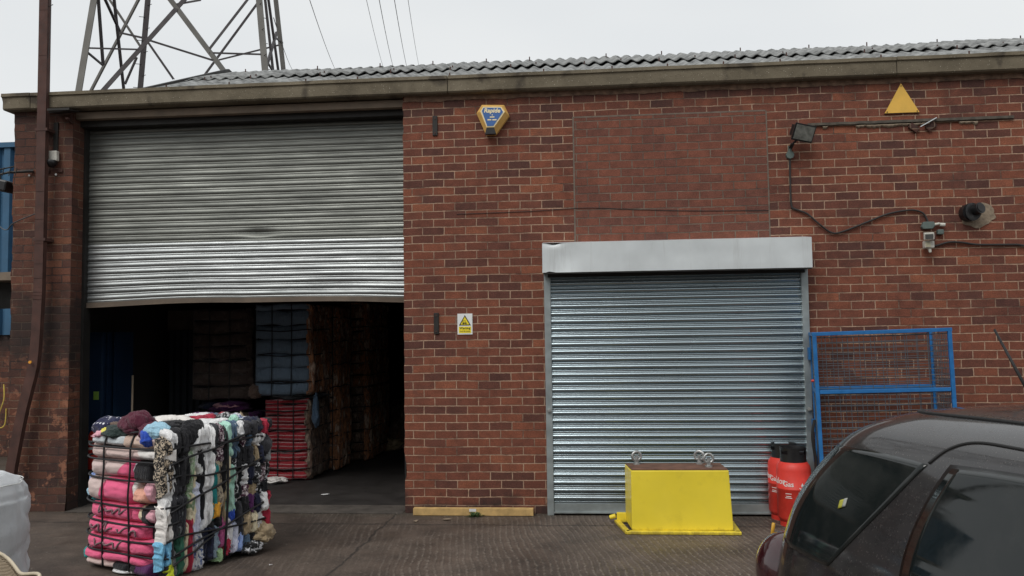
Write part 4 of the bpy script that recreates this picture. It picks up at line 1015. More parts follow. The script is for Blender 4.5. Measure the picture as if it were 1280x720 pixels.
def on_bale(x, y, z): return BL.location + ex * x + ey * y + Vector((0, 0, z))
o = rag((0, 0, 0), (.155, .13, .125), 'c_maroon', None, 21, .28, name='maroon_jumper'); o.location = on_bale(.03, -hy + .06, 1.135); o.rotation_euler = (0, 0, ang); tag(o, 'crumpled maroon jumper bundled on top of the clothes bale', 'jumper')
w_ = rag((.17, -.01, -.05), (.075, .09, .085), 'c_maroon', o, 24, .3, name='sleeve')
o = rag((0, 0, 0), (.17, .15, .10), 'c_polka', None, 31, .22, name='polka_dot_top'); o.location = on_bale(-hx + .02, -hy + .16, 1.09); o.rotation_euler = (0, 0, ang); tag(o, 'navy top with white polka dots on the left corner of the bale', 'garment')
rag((.24, .06, .0), (.14, .11, .07), 'c_polka', o, 33, .3, name='sleeve'); rag((-.02, -.03, -.085), (.10, .07, .05), 'c_black', o, 35, .3, name='hem')

# ------------------------------------------------------------------ bales inside
def inner_bale(x, y, z, wdt, dpt, hgt, front, side, label, nf=7, seed=1, rz=0, rows=True, group='clothes bales stacked inside the warehouse', straps=True, topm=None):
    t = thing('clothes_bale', (x, y, z), label, 'clothes bale', group, rz)
    a, b = wdt / 2, dpt / 2
    w = MB(); w.box(-a + .03, a - .03, -b + .03, b - .03, .01, hgt - .02); w.build('packed_core', 'c_black', t)
    w = MB(); k = 0; rnd = random.Random(seed); zz = .0
    while zz < hgt - .03:
        h = min(hgt / nf * rnd.uniform(.8, 1.2), hgt - zz)
        face_piece(w, '-y', -b + .01, -a, a, zz, zz + h, .035, seed + k, 'row', pinch=(-a * .35, a * .35), wob=.03, nu=36, nv=10); zz += h * .97; k += 1
    w.build('folded_layers', front, t, smooth=True)
    w = MB(); yy = -b
    while yy < b - .02:
        d = rnd.uniform(.05, .11); v0 = 0
        while v0 < hgt - .05:
            h = rnd.uniform(.25, .7); face_piece(w, '+x', a - .01, yy, yy + d * 1.2, v0, min(hgt, v0 + h * 1.1), rnd.uniform(.03, .06), seed + k, 'strip', wob=.02, rag=.02, nu=8, nv=22); k += 1; v0 += h
        yy += d
    w.build('hanging_edges', side, t, smooth=True)
    w = MB()
    for i in range(10): 
        q = rnd.uniform(-a, a) * .8, rnd.uniform(-b, b) * .8
    w.grid(lambda u, v: (-a + u * wdt, -b + v * dpt, hgt - .03 + .03 * ns((u * 6, v * 6, 0), 1, seed) - .03 * (abs(2 * u - 1) ** 6)), 24, 24)
    w.build('top_layer', topm or front, t, smooth=True)
    w = MB()
    for i in range(0, nf - 1, 2):
        q = hgt * (i + 1) / nf + rnd.uniform(-.02, .02)
        w.tube([(-a, -b - .03, q + .01), (0, -b - .038, q + rnd.uniform(-.03, .01)), (a * .95, -b - .03, q + .01), (a + .04, -b + .05, q), (a + .045, 0, q + .02), (a + .04, b, q)], .007, 5)
    for xx in (-a * .35, a * .35): w.tube([(xx, -b - .03, 0), (xx + .01, -b - .04, hgt / 2), (xx, -b - .02, hgt)], .007, 5)
    w.build('straps', 'strap', t)
    return t
inner_bale(-3.89, 2.50, 0.01, .58, 1.15, 1.03, 'c_redstripe', 'c_grey_mix', 'red and white striped bale of clothing on the warehouse floor', 8, 3, topm='c_black')
inner_bale(-3.945, 2.50, 1.09, .74, 1.15, 1.18, 'c_inblue', 'c_orange_mix', 'pale blue clothing bale stacked on the red striped bale', 7, 5)
inner_bale(-3.66, 4.25, 0.01, .74, 1.2, 1.08, 'c_grey_mix', 'c_orange_mix', 'rust brown clothing bale on the floor behind the red striped bale', 7, 7)
inner_bale(-3.66, 4.25, 1.10, .74, 1.2, 1.25, 'c_orange_mix', 'c_orange_mix', 'rust brown clothing bale stacked high behind the pale blue bale', 7, 9)
inner_bale(-3.55, 2.98, 0.01, .16, .5, 2.25, 'c_orange_mix', 'c_orange_mix', 'narrow tall bundle of rust and brown garments beside the red striped bale', 14, 19)
inner_bale(-4.90, 2.75, 1.02, .80, 1.1, 1.22, 'c_inbrown', 'c_inbrown', 'dark brown clothing bale left of the pale blue bale', 7, 11)
inner_bale(-4.90, 2.80, 0.01, .84, 1.1, .84, 'c_grey_mix', 'c_purple', 'dull grey clothing bale under the dark brown bale', 5, 13)
o = rag((0, 0, 0), (.30, .3, .10), 'c_purple', None, 41, .4, name='loose_garments'); o.location = (-4.85, 2.45, .90); tag(o, 'loose purple garments between the dark brown bale and the one below', 'garments')
rag((-.28, -.05, .02), (.14, .14, .07), 'c_navy', o, 42); rag((-.02, -.12, .03), (.18, .14, .05), 'c_lightpink', o, 43, .4)
o = rag((0, 0, 0), (.36, .28, .07), 'c_black', None, 44, .5, name='dark_trousers'); o.location = (-3.82, 2.15, 1.06); tag(o, 'black trousers hanging over the top of the red striped bale', 'trousers')
rag((.32, -.22, -.22), (.05, .06, .26), 'c_denim', o, 45, .4, name='trouser_leg')
o = rag((0, 0, 0), (.09, .10, .11), 'c_brown', None, 46, .5, name='brown_garment'); o.location = (-4.30, 1.95, 1.12); tag(o, 'dull brown garment poking out at lower left of the pale blue bale', 'garment')
o = rag((0, 0, 0), (.75, .9, .75), 'c_grey_mix', None, 47, .35, name='clothes_heap'); o.location = (-2.75, 5.6, .15); tag(o, 'slumped heap of brown clothing in the dark at the back of the doorway', 'clothes heap')
rag((.2, -.8, -.10), (.4, .25, .2), 'c_brown', o, 48, .5); rag((-.5, -.7, -.10), (.2, .2, .14), 'c_khaki', o, 49, .5)
o = rag((0, 0, 0), (.17, .12, .05), 'c_offwhite', None, 50, .6, name='floor_rag'); o.location = (-4.0, 1.72, .03); tag(o, 'pale rag on the floor in front of the red striped bale', 'rag')
rag((-.2, .05, 0.01), (.12, .1, .05), 'c_heather', o, 52, .6)

# interior fittings on the left
LK = thing('steel_locker', (-6.05, 1.45, 0), 'dark blue steel locker just inside the big doorway', 'locker')
w = MB(); w.box(-.12, .08, -.2, .4, .01, 1.93); w.build('cabinet', 'blue_dark', LK, bevel=.006)
w = MB(); w.box(-.11, .07, -.213, -.201, .06, 1.88); w.build('door', 'blue_dark', LK, bevel=.004)
w = MB(); w.box(.095, .125, -.15, .35, .01, 1.93); w.box(.16, .19, -.1, .3, .01, 1.93); w.build('side_fin', 'blue_dark', LK)
tg = MB(); tg.box(-.02, .045, -.224, -.215, 1.10, 1.20); tg.build('tag', simple('green_tag', (.35, .6, .1), .5), LK)
PT = thing('partition', (-5.3, 3.0, 0), 'dark corrugated steel partition behind the locker', 'partition')
w = MB(); w.grid(lambda u, v: (-.7 + u * 1.3, .03 * (1 if (u * 13) % 1 > .5 else -1), .01 + v * 1.95), 130, 1); w.build('sheet', simple('dark_sheet', (.04, .05, .06), .7), PT)
w = MB(); w.box(-.72, .75, -.06, .06, 1.97, 2.25); w.build('header_beam', 'tan', PT)
w = MB(); w.box(-.15, -.10, -.1, -.05, .01, 2.0); w.box(.15, .19, -.1, -.05, .01, 2.0); w.build('stud', 'dark_metal', PT)
w = MB(); w.tube([(-5.42, .95, .01), (-5.468, 1.05, 1.4)], .012, 8); o = tag(w.build('broom_handle', simple('pale_wood', (.35, .28, .2), .6), smooth=True), 'thin pale pole standing upright inside the doorway', 'pole')
FE = thing('fire_extinguisher', (-5.95, 1.08, .0), 'red fire extinguisher on the floor in front of the blue locker', 'fire extinguisher')
w = MB(); w.lathe([(0, .28), (.07, .28), (.08, .30), (.08, .66), (.06, .72), (.025, .75), (.025, .78), (0, .78)], 24); w.build('tank', 'red_gas', FE, smooth=True, angle=40)
w = MB(); w.box(-.09, .09, -.09, .09, .01, .27); w.build('plinth', 'dark_metal', FE)
w = MB(); w.bar((-.01, 0, .79), (.09, 0, .82), .02, .012); w.bar((-.01, 0, .78), (.08, 0, .77), .02, .01); w.tube(spline([(0, -.02, .78), (.07, -.06, .72), (.08, -.05, .5), (.085, -.04, .38)]), .01, 6); w.build('handle', 'black_plastic', FE)
w = MB()
for zz_ in (.60, .52):
    w.grid(lambda u, v: (.0815 * math.cos(R(-140 + u * 70)), .0815 * math.sin(R(-140 + u * 70)), zz_ + v * .03), 8, 1)
w.build('label_band', 'white_paint', FE)

# ------------------------------------------------------------------ white bulk bag and beige sack
def sack_mat(name, c, weave, seam):
    n = N(name); o = n.co('Object')
    wv = n.new('ShaderNodeTexWave', wave_type='BANDS', bands_direction='Z'); wv.inputs['Scale'].default_value = weave; wv.inputs['Distortion'].default_value = .6; n.l.new(o, wv.inputs[0])
    col = n.mix(1., c, n.ramp(n.noise(o, 5, 5, .6), [(.3, .88), (.7, 1.04)]), 'MULTIPLY')
    col = n.mix(n.ramp(n.noise(o, 9, 6, .75), [(.66, 0.), (.72, .35)]), col, (.25, .22, .18))
    h = n.math('MULTIPLY_ADD', wv.outputs['Fac'], .12, n.noise(n.co('Object', scale=(1, 1, .5)), 7, 5, .55, dist=.6))
    return n.out(col, .62, n.bump(h, .035, .7))
M['sack'] = sack_mat('woven_sack', (.66, .68, .70), 60, 0)
M['sack_b'] = sack_mat('beige_canvas', (.42, .34, .24), 40, 0)
BG = thing('bulk_bag', (-4.17, -3.62, 0), 'full white woven bulk bag at the left edge of the yard', 'bulk bag')
w = MB()
def bag(a, b):
    th = 2 * math.pi * a
    c_, s_ = math.cos(th), math.sin(th); e = .62
    sx, sy = math.copysign(abs(c_) ** e, c_), math.copysign(abs(s_) ** e, s_)
    prof = [(.0, .01), (.40, .01), (.475, .05), (.51, .2), (.50, .40), (.515, .6), (.505, .76), (.485, .85), (.445, .91), (.37, .95), (.2, .975), (.0, .98)]
    t = b * (len(prof) - 1); i = min(int(t), len(prof) - 2); f = t - i
    r = prof[i][0] * (1 - f) + prof[i + 1][0] * f; z = prof[i][1] * (1 - f) + prof[i + 1][1] * f
    x, y = r * sx, r * sy
    fold = .018 * ns((sx * 3, sy * 3, z * 2), 1, 2) + .014 * ns((sx * 2, sy * 2, z * 11), 1, 5) * (1.6 if z < .45 else .5) - .03 * abs(ns((sx * 1.5, sy * 1.5 + z * 1.5, z * 2), 1, 7)) - .02 * max(0, 1 - 6 * abs(ns((sx * 2, sy * 2, z * 4 + sx), 1, 9)))
    k = 1 + fold * 2
    return (x * k, y * k, z + .03 * ns((x * 4, y * 4, 3), 1, 1) * (z > .5) + .03 * (z > .8) * (-x))
w.grid(bag, 96, 66, True); w.build('sack', 'sack', BG, smooth=True)
w = MB()
ring = [Vector(bag(k / 96, .70)) for k in range(97)]
w.tube([(p.x * 1.004, p.y * 1.004, p.z + .012) for p in ring], .003, 5); w.build('seam', 'white_paint', BG, smooth=True)
SK = thing('canvas_sack', (-3.22, -4.50, 0), 'open beige canvas sack with a light rim in front of the white bulk bag', 'sack')
w = MB()
def sk(a, b):
    th = 2 * math.pi * a; r = .30 * (1 + .07 * math.sin(3 * th + 1) + .05 * math.sin(5 * th)) * (.88 + .16 * math.sin(b * 2.2)); z = b * (.57 + .07 * math.cos(th - 2.6) + .03 * math.sin(4 * th))
    r *= 1 + .05 * ns((math.cos(th) * 2, math.sin(th) * 2, b * 4), 1, 3)
    return (r * math.cos(th), r * math.sin(th), z)
w.grid(sk, 64, 24, True)
w.grid(lambda a, b: tuple(Vector(sk(a, 1 - b * .5)) * .965), 64, 10, True)
w.build('sack', 'sack_b', SK, smooth=True)
w = MB(); w.tube([sk(k / 64, 1) for k in range(65)], .010, 6); w.build('rim', simple('rim_tape', (.55, .48, .36), .8), SK, smooth=True)
rag((.02, -.02, .46), (.22, .2, .08), 'c_beige', SK, 61, .5, name='packed_fabric'); rag((-.14, .02, .51), (.08, .10, .05), 'c_teal', SK, 62, .4, name='teal_fabric'); rag((-.1, -.12, .48), (.1, .08, .06), 'c_offwhite', SK, 63, .5, name='pale_fabric')

# ------------------------------------------------------------------ parked car (rear towards the wall)
TH = R(-164.1)
CAR = thing('parked_car', (1.46, -4.75, 0), 'dark metallic brown car parked with its rear towards the shutter', 'car', rz=TH)
def paint():
    n = N('car_paint'); o = n.co('Object')
    fl = n.noise(o, 900, 1, .5); dust = n.noise(o, 5, 6, .7)
    col = n.mix(.5, (.019, .0175, .018), n.ramp(fl, [(.3, .5), (.7, 1.6)]), 'MULTIPLY')
    sp = n.new('ShaderNodeTexVoronoi'); sp.inputs['Scale'].default_value = 110; n.l.new(o, sp.inputs[0])
    spots = n.math('MULTIPLY', n.ramp(sp.outputs['Distance'], [(.12, 1.), (.3, 0.)]), n.ramp(n.sep(sp.outputs['Color'])[0], [(.45, 0.), (.5, 1.)]))
    col = n.mix(n.math('MULTIPLY', spots, .35), col, (.22, .20, .185))
    col = n.mix(n.ramp(dust, [(.4, .01), (.8, .11)]), col, (.16, .14, .125))
    return n.out(col, n.ramp(dust, [(.35, .22), (.7, .38)]), n.bump(spots, .0007, .6), .35, Coat_Weight=.8, Coat_Roughness=.06)
M['paint'] = paint()
def glassm(name, c, rough=.03):
    n = N(name); o = n.co('Object')
    d = n.ramp(n.noise(o, 9, 6, .7), [(.45, 0.), (.8, .04)])
    return n.out(n.mix(d, c, (.3, .28, .25)), n.ramp(n.noise(o, 9, 6, .7), [(.4, rough), (.8, rough + .10)]), None, 0., IOR=1.45)
M['car_glass'] = glassm('car_glass', (.010, .013, .013))
M['sticker'] = simple('faded_yellow', (.42, .40, .05), .5)
M['sticker_w'] = simple('faded_white', (.35, .36, .33), .5)
M['seal'] = simple('window_seal', (.006, .006, .006), .35)
M['rubber'] = simple('rubber', (.012, .012, .012), .7)
M['chrome'] = simple('alloy', (.55, .55, .55), .3, .9, .1)
M['tail_red'] = simple('tail_lens', (.035, .006, .008), .2, 0, .2, 8, Coat_Weight=1.)
M['tail_amber'] = simple('amber_edge', (.55, .30, .03), .3)
PR = [  # z, half width, rear y, front y, corner radius
 (.16, .70, .18, 3.9, .25), (.26, .82, .06, 4.02, .28), (.45, .865, -.02, 4.08, .32), (.62, .88, -.04, 4.08, .34), (.80, .875, -.01, 4.0, .36), (.93, .86, .01, 3.70, .36),
 (1.00, .85, .03, 3.15, .36), (1.12, .82, .07, 2.85, .35), (1.24, .78, .145, 2.62, .34), (1.34, .74, .24, 2.42, .33), (1.41, .70, .32, 2.25, .32), (1.465, .64, .43, 2.1, .30),
 (1.51, .54, .60, 1.95, .28), (1.54, .36, .90, 1.75, .22), (1.55, .12, 1.2, 1.5, .10)]
def prof(z):
    P = PR
    if z <= P[0][0]: return P[0][1:]
    if z >= P[-1][0]: return P[-1][1:]
    for i in range(len(P) - 1):
        if P[i][0] <= z <= P[i + 1][0]:
            t = (z - P[i][0]) / (P[i + 1][0] - P[i][0]); a = P[max(i - 1, 0)]; b = P[i]; c = P[i + 1]; d = P[min(i + 2, len(P) - 1)]
            o = []
            for k in range(1, 5):
                m1 = (c[k] - a[k]) / max(1e-6, (c[0] - a[0])) * (c[0] - b[0]); m2 = (d[k] - b[k]) / max(1e-6, (d[0] - b[0])) * (c[0] - b[0])
                t2, t3 = t * t, t ** 3
                o.append((2 * t3 - 3 * t2 + 1) * b[k] + (t3 - 2 * t2 + t) * m1 + (-2 * t3 + 3 * t2) * c[k] + (t3 - t2) * m2)
            return o
def side_x(y, z):
    w_, y0, y1, r = prof(z)
    q = 0
    if y < y0 + r: q = min(r, y0 + r - y)
    if y > y1 - r: q = min(r, y - (y1 - r))
    bow = .035 * ((y - 1.9) / 2.1) ** 2
    return w_ - bow - r + math.sqrt(max(0, r * r - q * q))
def plan(a, z):
    w_, y0, y1, r = prof(z)
    NS = 24    # quarter outline sampled; a in [0,1) round
    # build by walking: right side rear->front, front, left, rear
    q = (a * 4) % 4; k = int(q); t = q - k
    def corner(cx, cy, a0, tt): an = a0 + tt * math.pi / 2; return cx + r * math.cos(an), cy + r * math.sin(an)
    bx = lambda y: .035 * ((y - 1.9) / 2.1) ** 2
    if k == 0:      # right side then front right corner
        if t < .6: y = y0 + r + (y1 - y0 - 2 * r) * t / .6; return (w_ - bx(y), y)
        x, y = corner(w_ - r, y1 - r, 0, (t - .6) / .4); return (x - bx(y1 - r), y)
    if k == 1:
        if t < .6: return ((w_ - r - bx(y1 - r)) * (1 - 2 * t / .6), y1)
        x, y = corner(-(w_ - r), y1 - r, math.pi / 2, (t - .6) / .4); return (x + bx(y1 - r), y)
    if k == 2:
        if t < .6: y = y1 - r - (y1 - y0 - 2 * r) * t / .6; return (-(w_ - bx(y)), y)
        x, y = corner(-(w_ - r), y0 + r, math.pi, (t - .6) / .4); return (x + bx(y0 + r), y)
    if t < .6: return ((w_ - r - bx(y0 + r)) * (-1 + 2 * t / .6), y0)
    x, y = corner(w_ - r, y0 + r, 1.5 * math.pi, (t - .6) / .4); return (x - bx(y0 + r), y)
zs = []
for i in range(len(PR) - 1):
    for k in range(4): zs.append(PR[i][0] + (PR[i + 1][0] - PR[i][0]) * k / 4)
zs.append(PR[-1][0])
w = MB()
def carf(a, b):
    z = zs[int(round(b * (len(zs) - 1)))]; x, y = plan(a, z); return (x, y, z)
w.grid(carf, 160, len(zs) - 1, True)
top_i = len(w.v) - 160; w.f.append(tuple(range(top_i, top_i + 160)))
w.f.append(tuple(reversed(range(160))))
w.build('body', 'paint', CAR, smooth=True, angle=60)
def patch(name, quad, mat, side=1, off=.005, n_=22, sq=.35, parent=CAR, bow=0.):
    """quad = 4 corners (y,z) lower-rear, lower-front, upper-front, upper-rear laid on the body side"""
    def q(a, b):
        A, B = 2 * a - 1, 2 * b - 1
        A2, B2 = A * math.sqrt(1 - sq * B * B / 2 * 1.0), B * math.sqrt(1 - sq * A * A / 2)
        a, b = (A2 + 1) / 2, (B2 + 1) / 2
        y = (quad[0][0] * (1 - a) + quad[1][0] * a) * (1 - b) + (quad[3][0] * (1 - a) + quad[2][0] * a) * b
        z = (quad[0][1] * (1 - a) + quad[1][1] * a) * (1 - b) + (quad[3][1] * (1 - a) + quad[2][1] * a) * b
        z += bow * 4 * a * (1 - a) * b
        x = side_x(y, z); e = .004
        n_ = Vector((1, -(side_x(y + e, z) - side_x(y - e, z)) / (2 * e), -(side_x(y, z + e) - side_x(y, z - e)) / (2 * e))).normalized()
        p = Vector((x, y, z)) + n_ * off
        return (p.x * side, p.y, p.z)
    w = MB(); w.grid(q, n_, n_); w.v = [tuple(v) for v in w.v]
    if side < 0: w.f = [f[::-1] for f in w.f]
    o = w.build(name, mat, parent, smooth=True); 
    m_ = o.modifiers.new('thick', 'SOLIDIFY'); m_.thickness = .004; m_.offset = -1
    return o
QUARTER = ((.15, .985), (.62, .965), (1.02, 1.385), (.36, 1.372))
for sd_ in (1, -1):
    patch('quarter_glass', QUARTER, 'car_glass', sd_, .003, sq=.18)
    patch('window_surround', ((.97, .975), (2.10, .975), (1.98, 1.407), (1.07, 1.40)), 'seal', sd_, .003, sq=.22)
    patch('side_window', ((.985, .985), (2.05, .985), (1.95, 1.398), (1.085, 1.39)), 'car_glass', sd_, .006, sq=.25)
    patch('side_window', ((2.12, .985), (2.95, .985), (2.35, 1.30), (2.02, 1.385)), 'car_glass', sd_, .006, sq=.25)
# rear screen, laid on the raked tail
def rear_y(x, z):
    w_, y0, y1, r = prof(z); ax = abs(x) - (w_ - r - .03)
    return y0 + (r - math.sqrt(max(0, r * r - min(r, max(0, ax)) ** 2)))
def rear_patch(name, x0, x1, z0, z1, taper, mat, off):
    def q(a, b):
        A, B = 2 * a - 1, 2 * b - 1; a = (A * math.sqrt(1 - .12 * B * B) + 1) / 2; b = (B * math.sqrt(1 - .12 * A * A) + 1) / 2
        z = z0 + b * (z1 - z0); k = 1 - taper * b; x = (x0 + a * (x1 - x0)) * k
        return (x, rear_y(x, z) - off, z + off * .5)
    w = MB(); w.grid(q, 30, 20); o = w.build(name, mat, CAR, smooth=True); m_ = o.modifiers.new('thick', 'SOLIDIFY'); m_.thickness = .004; m_.offset = 0; return o
rear_patch('rear_window', -.76, .76, .985, 1.37, .13, 'car_glass', .004)
rear_patch('number_plate', -.26, .26, .66, .77, 0, 'sign_yellow', .012)
for s in (1, -1):
    lamp = thing('tail_light', (0, 0, 0), None, None); lamp.parent = CAR
    w = MB()
    def tl(a, b, s=s):
        th, ph = a * 2 * math.pi, (b - .5) * math.pi
        return (s * (.705 + .115 * math.cos(ph) * math.cos(th)), .085 - .02 + .15 * math.cos(ph) * math.sin(th) * 1.0, .80 + .165 * math.sin(ph))
    w.grid(tl, 28, 16, True); w.build('lens', 'tail_red', lamp, smooth=True)
    w = MB(); w.tube([(s * (.705 + .0 * k), -.075 + .012 * abs(k - 4), .66 + .04 * k) for k in range(9)], .008, 6); w.build('amber_strip', 'tail_amber', lamp, smooth=True)
# spoiler, roof channel, aerial, mirrors, bumper, plates
for s in (1, -1):
    w = MB(); pts = [(s * (side_x(y, z) + .001), y, z) for y, z in spline2([(1.0, 1.38), (1.05, 1.43), (1.13, 1.456), (1.3, 1.458), (1.7, 1.452), (2.1, 1.42)])]
    w.tube(pts, .005, 6); w.build('door_seam', 'rubber', CAR, smooth=True)
    w = MB(); pts = [(s * (side_x(y, z) + .0), y, z + .001) for y, z in spline2([(.56, 1.497), (.8, 1.508), (1.2, 1.512), (1.6, 1.508), (1.9, 1.495)])]
    w.tube(pts, .007, 6); w.build('roof_channel', 'rubber', CAR, smooth=True)
w = MB(); w.tube([(x, rear_y(x, 1.395) - .001, 1.395) for x in [-.68 + .08 * k for k in range(18)]], .005, 6); w.build('tailgate_seam', 'rubber', CAR, smooth=True)
AE = thing('aerial', (0, 0, 0), None, None); AE.parent = CAR
w = MB(); w.tube([(0, .70, 1.51), (0, .62, 1.545)], [.022, .008], 8); w.build('base', 'rubber', AE, smooth=True)
w = MB(); w.tube([(0, .635, 1.53), (0, .462, 1.794)], [.0065, .0045], 8); w.build('rod', 'rubber', AE, smooth=True)
w = MB(); w.box(-.8, .8, -.09, .12, .30, .46); w.build('rear_bumper', 'paint', CAR, bevel=.05)
for s in (1, -1):
    w = MB(); w.tube([(s * .80, 2.75, 1.02), (s * .93, 2.76, 1.05)], [.03, .03], 8); w.box(s * .96 - .09, s * .96 + .09, 2.71, 2.83, .98, 1.12); w.build('mirror', 'paint', CAR, bevel=.03)
    w = MB(); w.box(s * .876 - .012, s * .876 + .012, 1.25, 1.42, .86, .885); w.build('door_handle', 'paint', CAR, bevel=.006)
    for y in (.72, 3.25):
        wh = thing('wheel', (0, 0, 0), None, None); wh.parent = CAR
        w = MB(); w.tube([(s * .72, y, .31), (s * .90, y, .31)], .31, 36); w.build('tyre', 'rubber', wh, smooth=True, angle=40, bevel=.02)
        w = MB(); w.tube([(s * .899, y, .31), (s * .908, y, .31)], .2, 24)
        for k in range(5): a = k * 1.2566; w.bar((s * .905, y, .31), (s * .905, y + .19 * math.cos(a), .31 + .19 * math.sin(a)), .05, .03)
        w.build('rim', 'chrome', wh)
    w = MB(); w.grid(lambda a, b, s=s: (s * (.62 + .16 * math.sin(b * math.pi) * math.cos(a * 6.283)), 3.86 + .16 * math.sin(b * math.pi) * math.sin(a * 6.283), .74 + .09 * math.cos(b * math.pi)), 20, 10, True); w.build('headlight', 'galv_sheet', CAR, smooth=True)
# little yellow and white sticker on the quarter glass
patch('window_sticker', ((.620, 1.170), (.640, 1.178), (.640, 1.206), (.620, 1.198)), 'sticker', 1, .008, 4, .0)
patch('window_sticker', ((.642, 1.179), (.658, 1.185), (.658, 1.213), (.642, 1.207)), 'sticker_w', 1, .008, 4, .0)

# ------------------------------------------------------------------ left neighbour
NB = thing('neighbouring_shed', (-9.2, 4.0, 0), 'blue corrugated shed with a dark open front beyond the left pier', 'shed')
w = MB(); w.grid(lambda u, v: (-3.5 + u * 4.2, .03 * (1 if (u * 20) % 1 > .5 else -1), 2.95 + v * (2.02 - .0) - u * .0), 160, 1); w.build('cladding', 'blue_clad', NB)
w = MB(); w.box(-3.5, .72, -.06, 5, 4.97, 5.05); w.build('roof', 'blue_clad', NB)
w = MB(); w.box(-3.5, .70, .5, 4.9, .0, 4.9); w.build('interior_shade_block', 'dark_metal', NB)  # solid dark block filling the open front, its colour standing in for shade
w = MB(); w.box(-3.5, .68, -.05, .45, 2.82, 2.95); w.build('beam', 'lintel', NB)
w = MB(); w.grid(lambda u, v: (-3.5 + u * 4.2, .1 + .03 * (1 if (u * 20) % 1 > .5 else -1), 1.95 + v * .42), 160, 1); w.build('blue_gate', 'blue_clad', NB)
w = MB(); w.box(-3.5, .69, .15, .45, 0, 1.94); w.build('low_wall', 'brick_pier', NB)
FC = thing('cctv_camera', (-6.52, .25, 3.62), 'black camera housing bracketed off the left side of the pier', 'camera')
w = MB(); w.box(-.22, .06, -.12, .08, -.11, .02, Matrix.Rotation(R(12), 4, 'Y')); w.build('housing', 'black_plastic', FC, bevel=.02)
w = MB(); w.tube([(.0, 0, -.03), (.24, .05, -.06)], .02, 8); w.tube([(-.1, 0, .02), (-.12, 0, .16), (.24, .0, .22)], .008, 6); w.build('arm', 'dark_metal', FC)

# ------------------------------------------------------------------ unseen dark shed behind the camera, added for shutters and car to reflect
OB = thing('reflection_shed', (0, -22, 0), 'made-up dark shed behind the camera, added only to be reflected', 'shed')
w = MB(); w.box(-22, 24, -10, 0, 0, 7.5); w.build('wall', simple('dark_cladding', (.06, .058, .055), .7, 0, .3, .5), OB)
w = MB(); w.box(-22.3, 24.3, -10.3, .3, 7.51, 7.8); w.build('roof', 'roof_sheet', OB)
for x in (-12, -3, 8):
    w = MB(); w.box(x, x + 4, .002, .06, 0, 4.2); w.build('door', 'blue_dark', OB)

# ------------------------------------------------------------------ pylon
PY = thing('electricity_pylon', (-12.924, 18, 0), 'grey steel lattice electricity pylon rising behind the warehouse', 'pylon')
C0 = Vector((-12.924, 18, 0)); AP = Vector((-12.924, 18, 37.22))
LG = {'A': (-15.69, 13.652), 'C': (-8.576, 15.234), 'D': (-10.158, 22.348), 'B': (-17.272, 20.766)}
TOPZ = 26.
def lp(k, z): b = Vector((*LG[k], 0)); return b.lerp(AP, z / 37.22) - C0
for k in 'ACDB':
    w = MB(); w.angle(lp(k, 0), lp(k, TOPZ), .20 if k != 'D' else .17, .035)
    w.build('leg', 'pylon_b' if k == 'B' else 'pylon_a', PY)
seg = [('AC', -14.24, 14.93, 9.48, -12.22, 15.66, 12.33, .15), ('AC', -12.61, 15.57, 12.31, -10.92, 15.72, 10.01, .14), ('AC', -11.42, 15.68, 10.74, -10.38, 16.08, 12.41, .08), ('BD', -13.72, 20.39, 11.62, -11.95, 20.54, 14.07, .09),
 ('AB', -14.93, 15.9, 12.57, -15.32, 17.45, 12.1, .07), ('AB', -15.06, 16.6, 12.86, -15.62, 18.15, 10.65, .07), ('AB', -14.83, 15.36, 12.34, -15.21, 16.29, 10.63, .07), ('BD', -15.96, 19.64, 14.15, -17.63, 19.59, 10.94, .08), ('BD', -16.9, 19.43, 14.11, -15.94, 19.81, 12.5, .07),
 ('AC', -13.98, 15.16, 11.2, -13.33, 15.29, 11.06, .06), ('AC', -13.15, 15.32, 10.99, -11.31, 15.67, 10.41, .06), ('AC', -14.86, 14.91, 10.68, -13.45, 15.22, 10.68, .05), ('AB', -14.94, 15.04, 10.58, -15.21, 16.29, 10.61, .05), ('AC', -13.14, 15.31, 10.87, -12.4, 15.37, 9.79, .055),
 ('BD', -16.09, 19.82, 12.09, -16.5, 19.82, 11.17, .06), ('AC', -11.37, 15.68, 10.64, -9.93, 16.0, 10.64, .055), ('BD', -13.29, 20.44, 12.09, -11.13, 20.86, 12.71, .06), ('AC', -12.4, 15.61, 12.19, -11.76, 15.77, 12.35, .06),
 ('CD', -10.39, 17.53, 13.0, -10.22, 17.82, 10.68, .07), ('CD', -10.61, 18.38, 13.36, -10.6, 19.32, 11.12, .07), ('CD', -10.87, 19.79, 12.79, -9.89, 16.43, 10.47, .07), ('CD', -9.95, 16.65, 10.6, -10.22, 17.82, 10.68, .05), ('CD', -10.74, 19.37, 12.4, -11.27, 21.49, 13.0, .05)]
EXT = {0: (2.2, 1.9), 1: (1.9, 1.5), 2: (0, .9), 3: (1.8, .8), 4: (.6, 0), 5: (1.0, .8), 6: (.6, 0), 7: (.9, 1.2), 8: (.8, 0)}
for i, s in enumerate(seg):
    a, b = Vector(s[1:4]) - C0, Vector(s[4:7]) - C0; d = (b - a).normalized(); e = EXT.get(i, (.03, .03)); w = MB()
    w.angle(a - d * e[0], b + d * e[1], s[7], .015); w.build('brace', 'pylon_a' if i in (1, 7, 8) else 'pylon_b', PY)
for f in ('AC', 'CD', 'DB', 'BA'):
    for z0, z1 in ((0.3, 6.3), (15.5, 19.), (19., 22.), (22., 24.2), (24.2, 26.)):
        for p_, q_ in ((lp(f[0], z0), lp(f[1], z1)), (lp(f[1], z0), lp(f[0], z1)), (lp(f[0], z1), lp(f[1], z1))): w = MB(); w.angle(p_, q_, .09, .012); w.build('brace', 'pylon_b', PY)
w = MB()
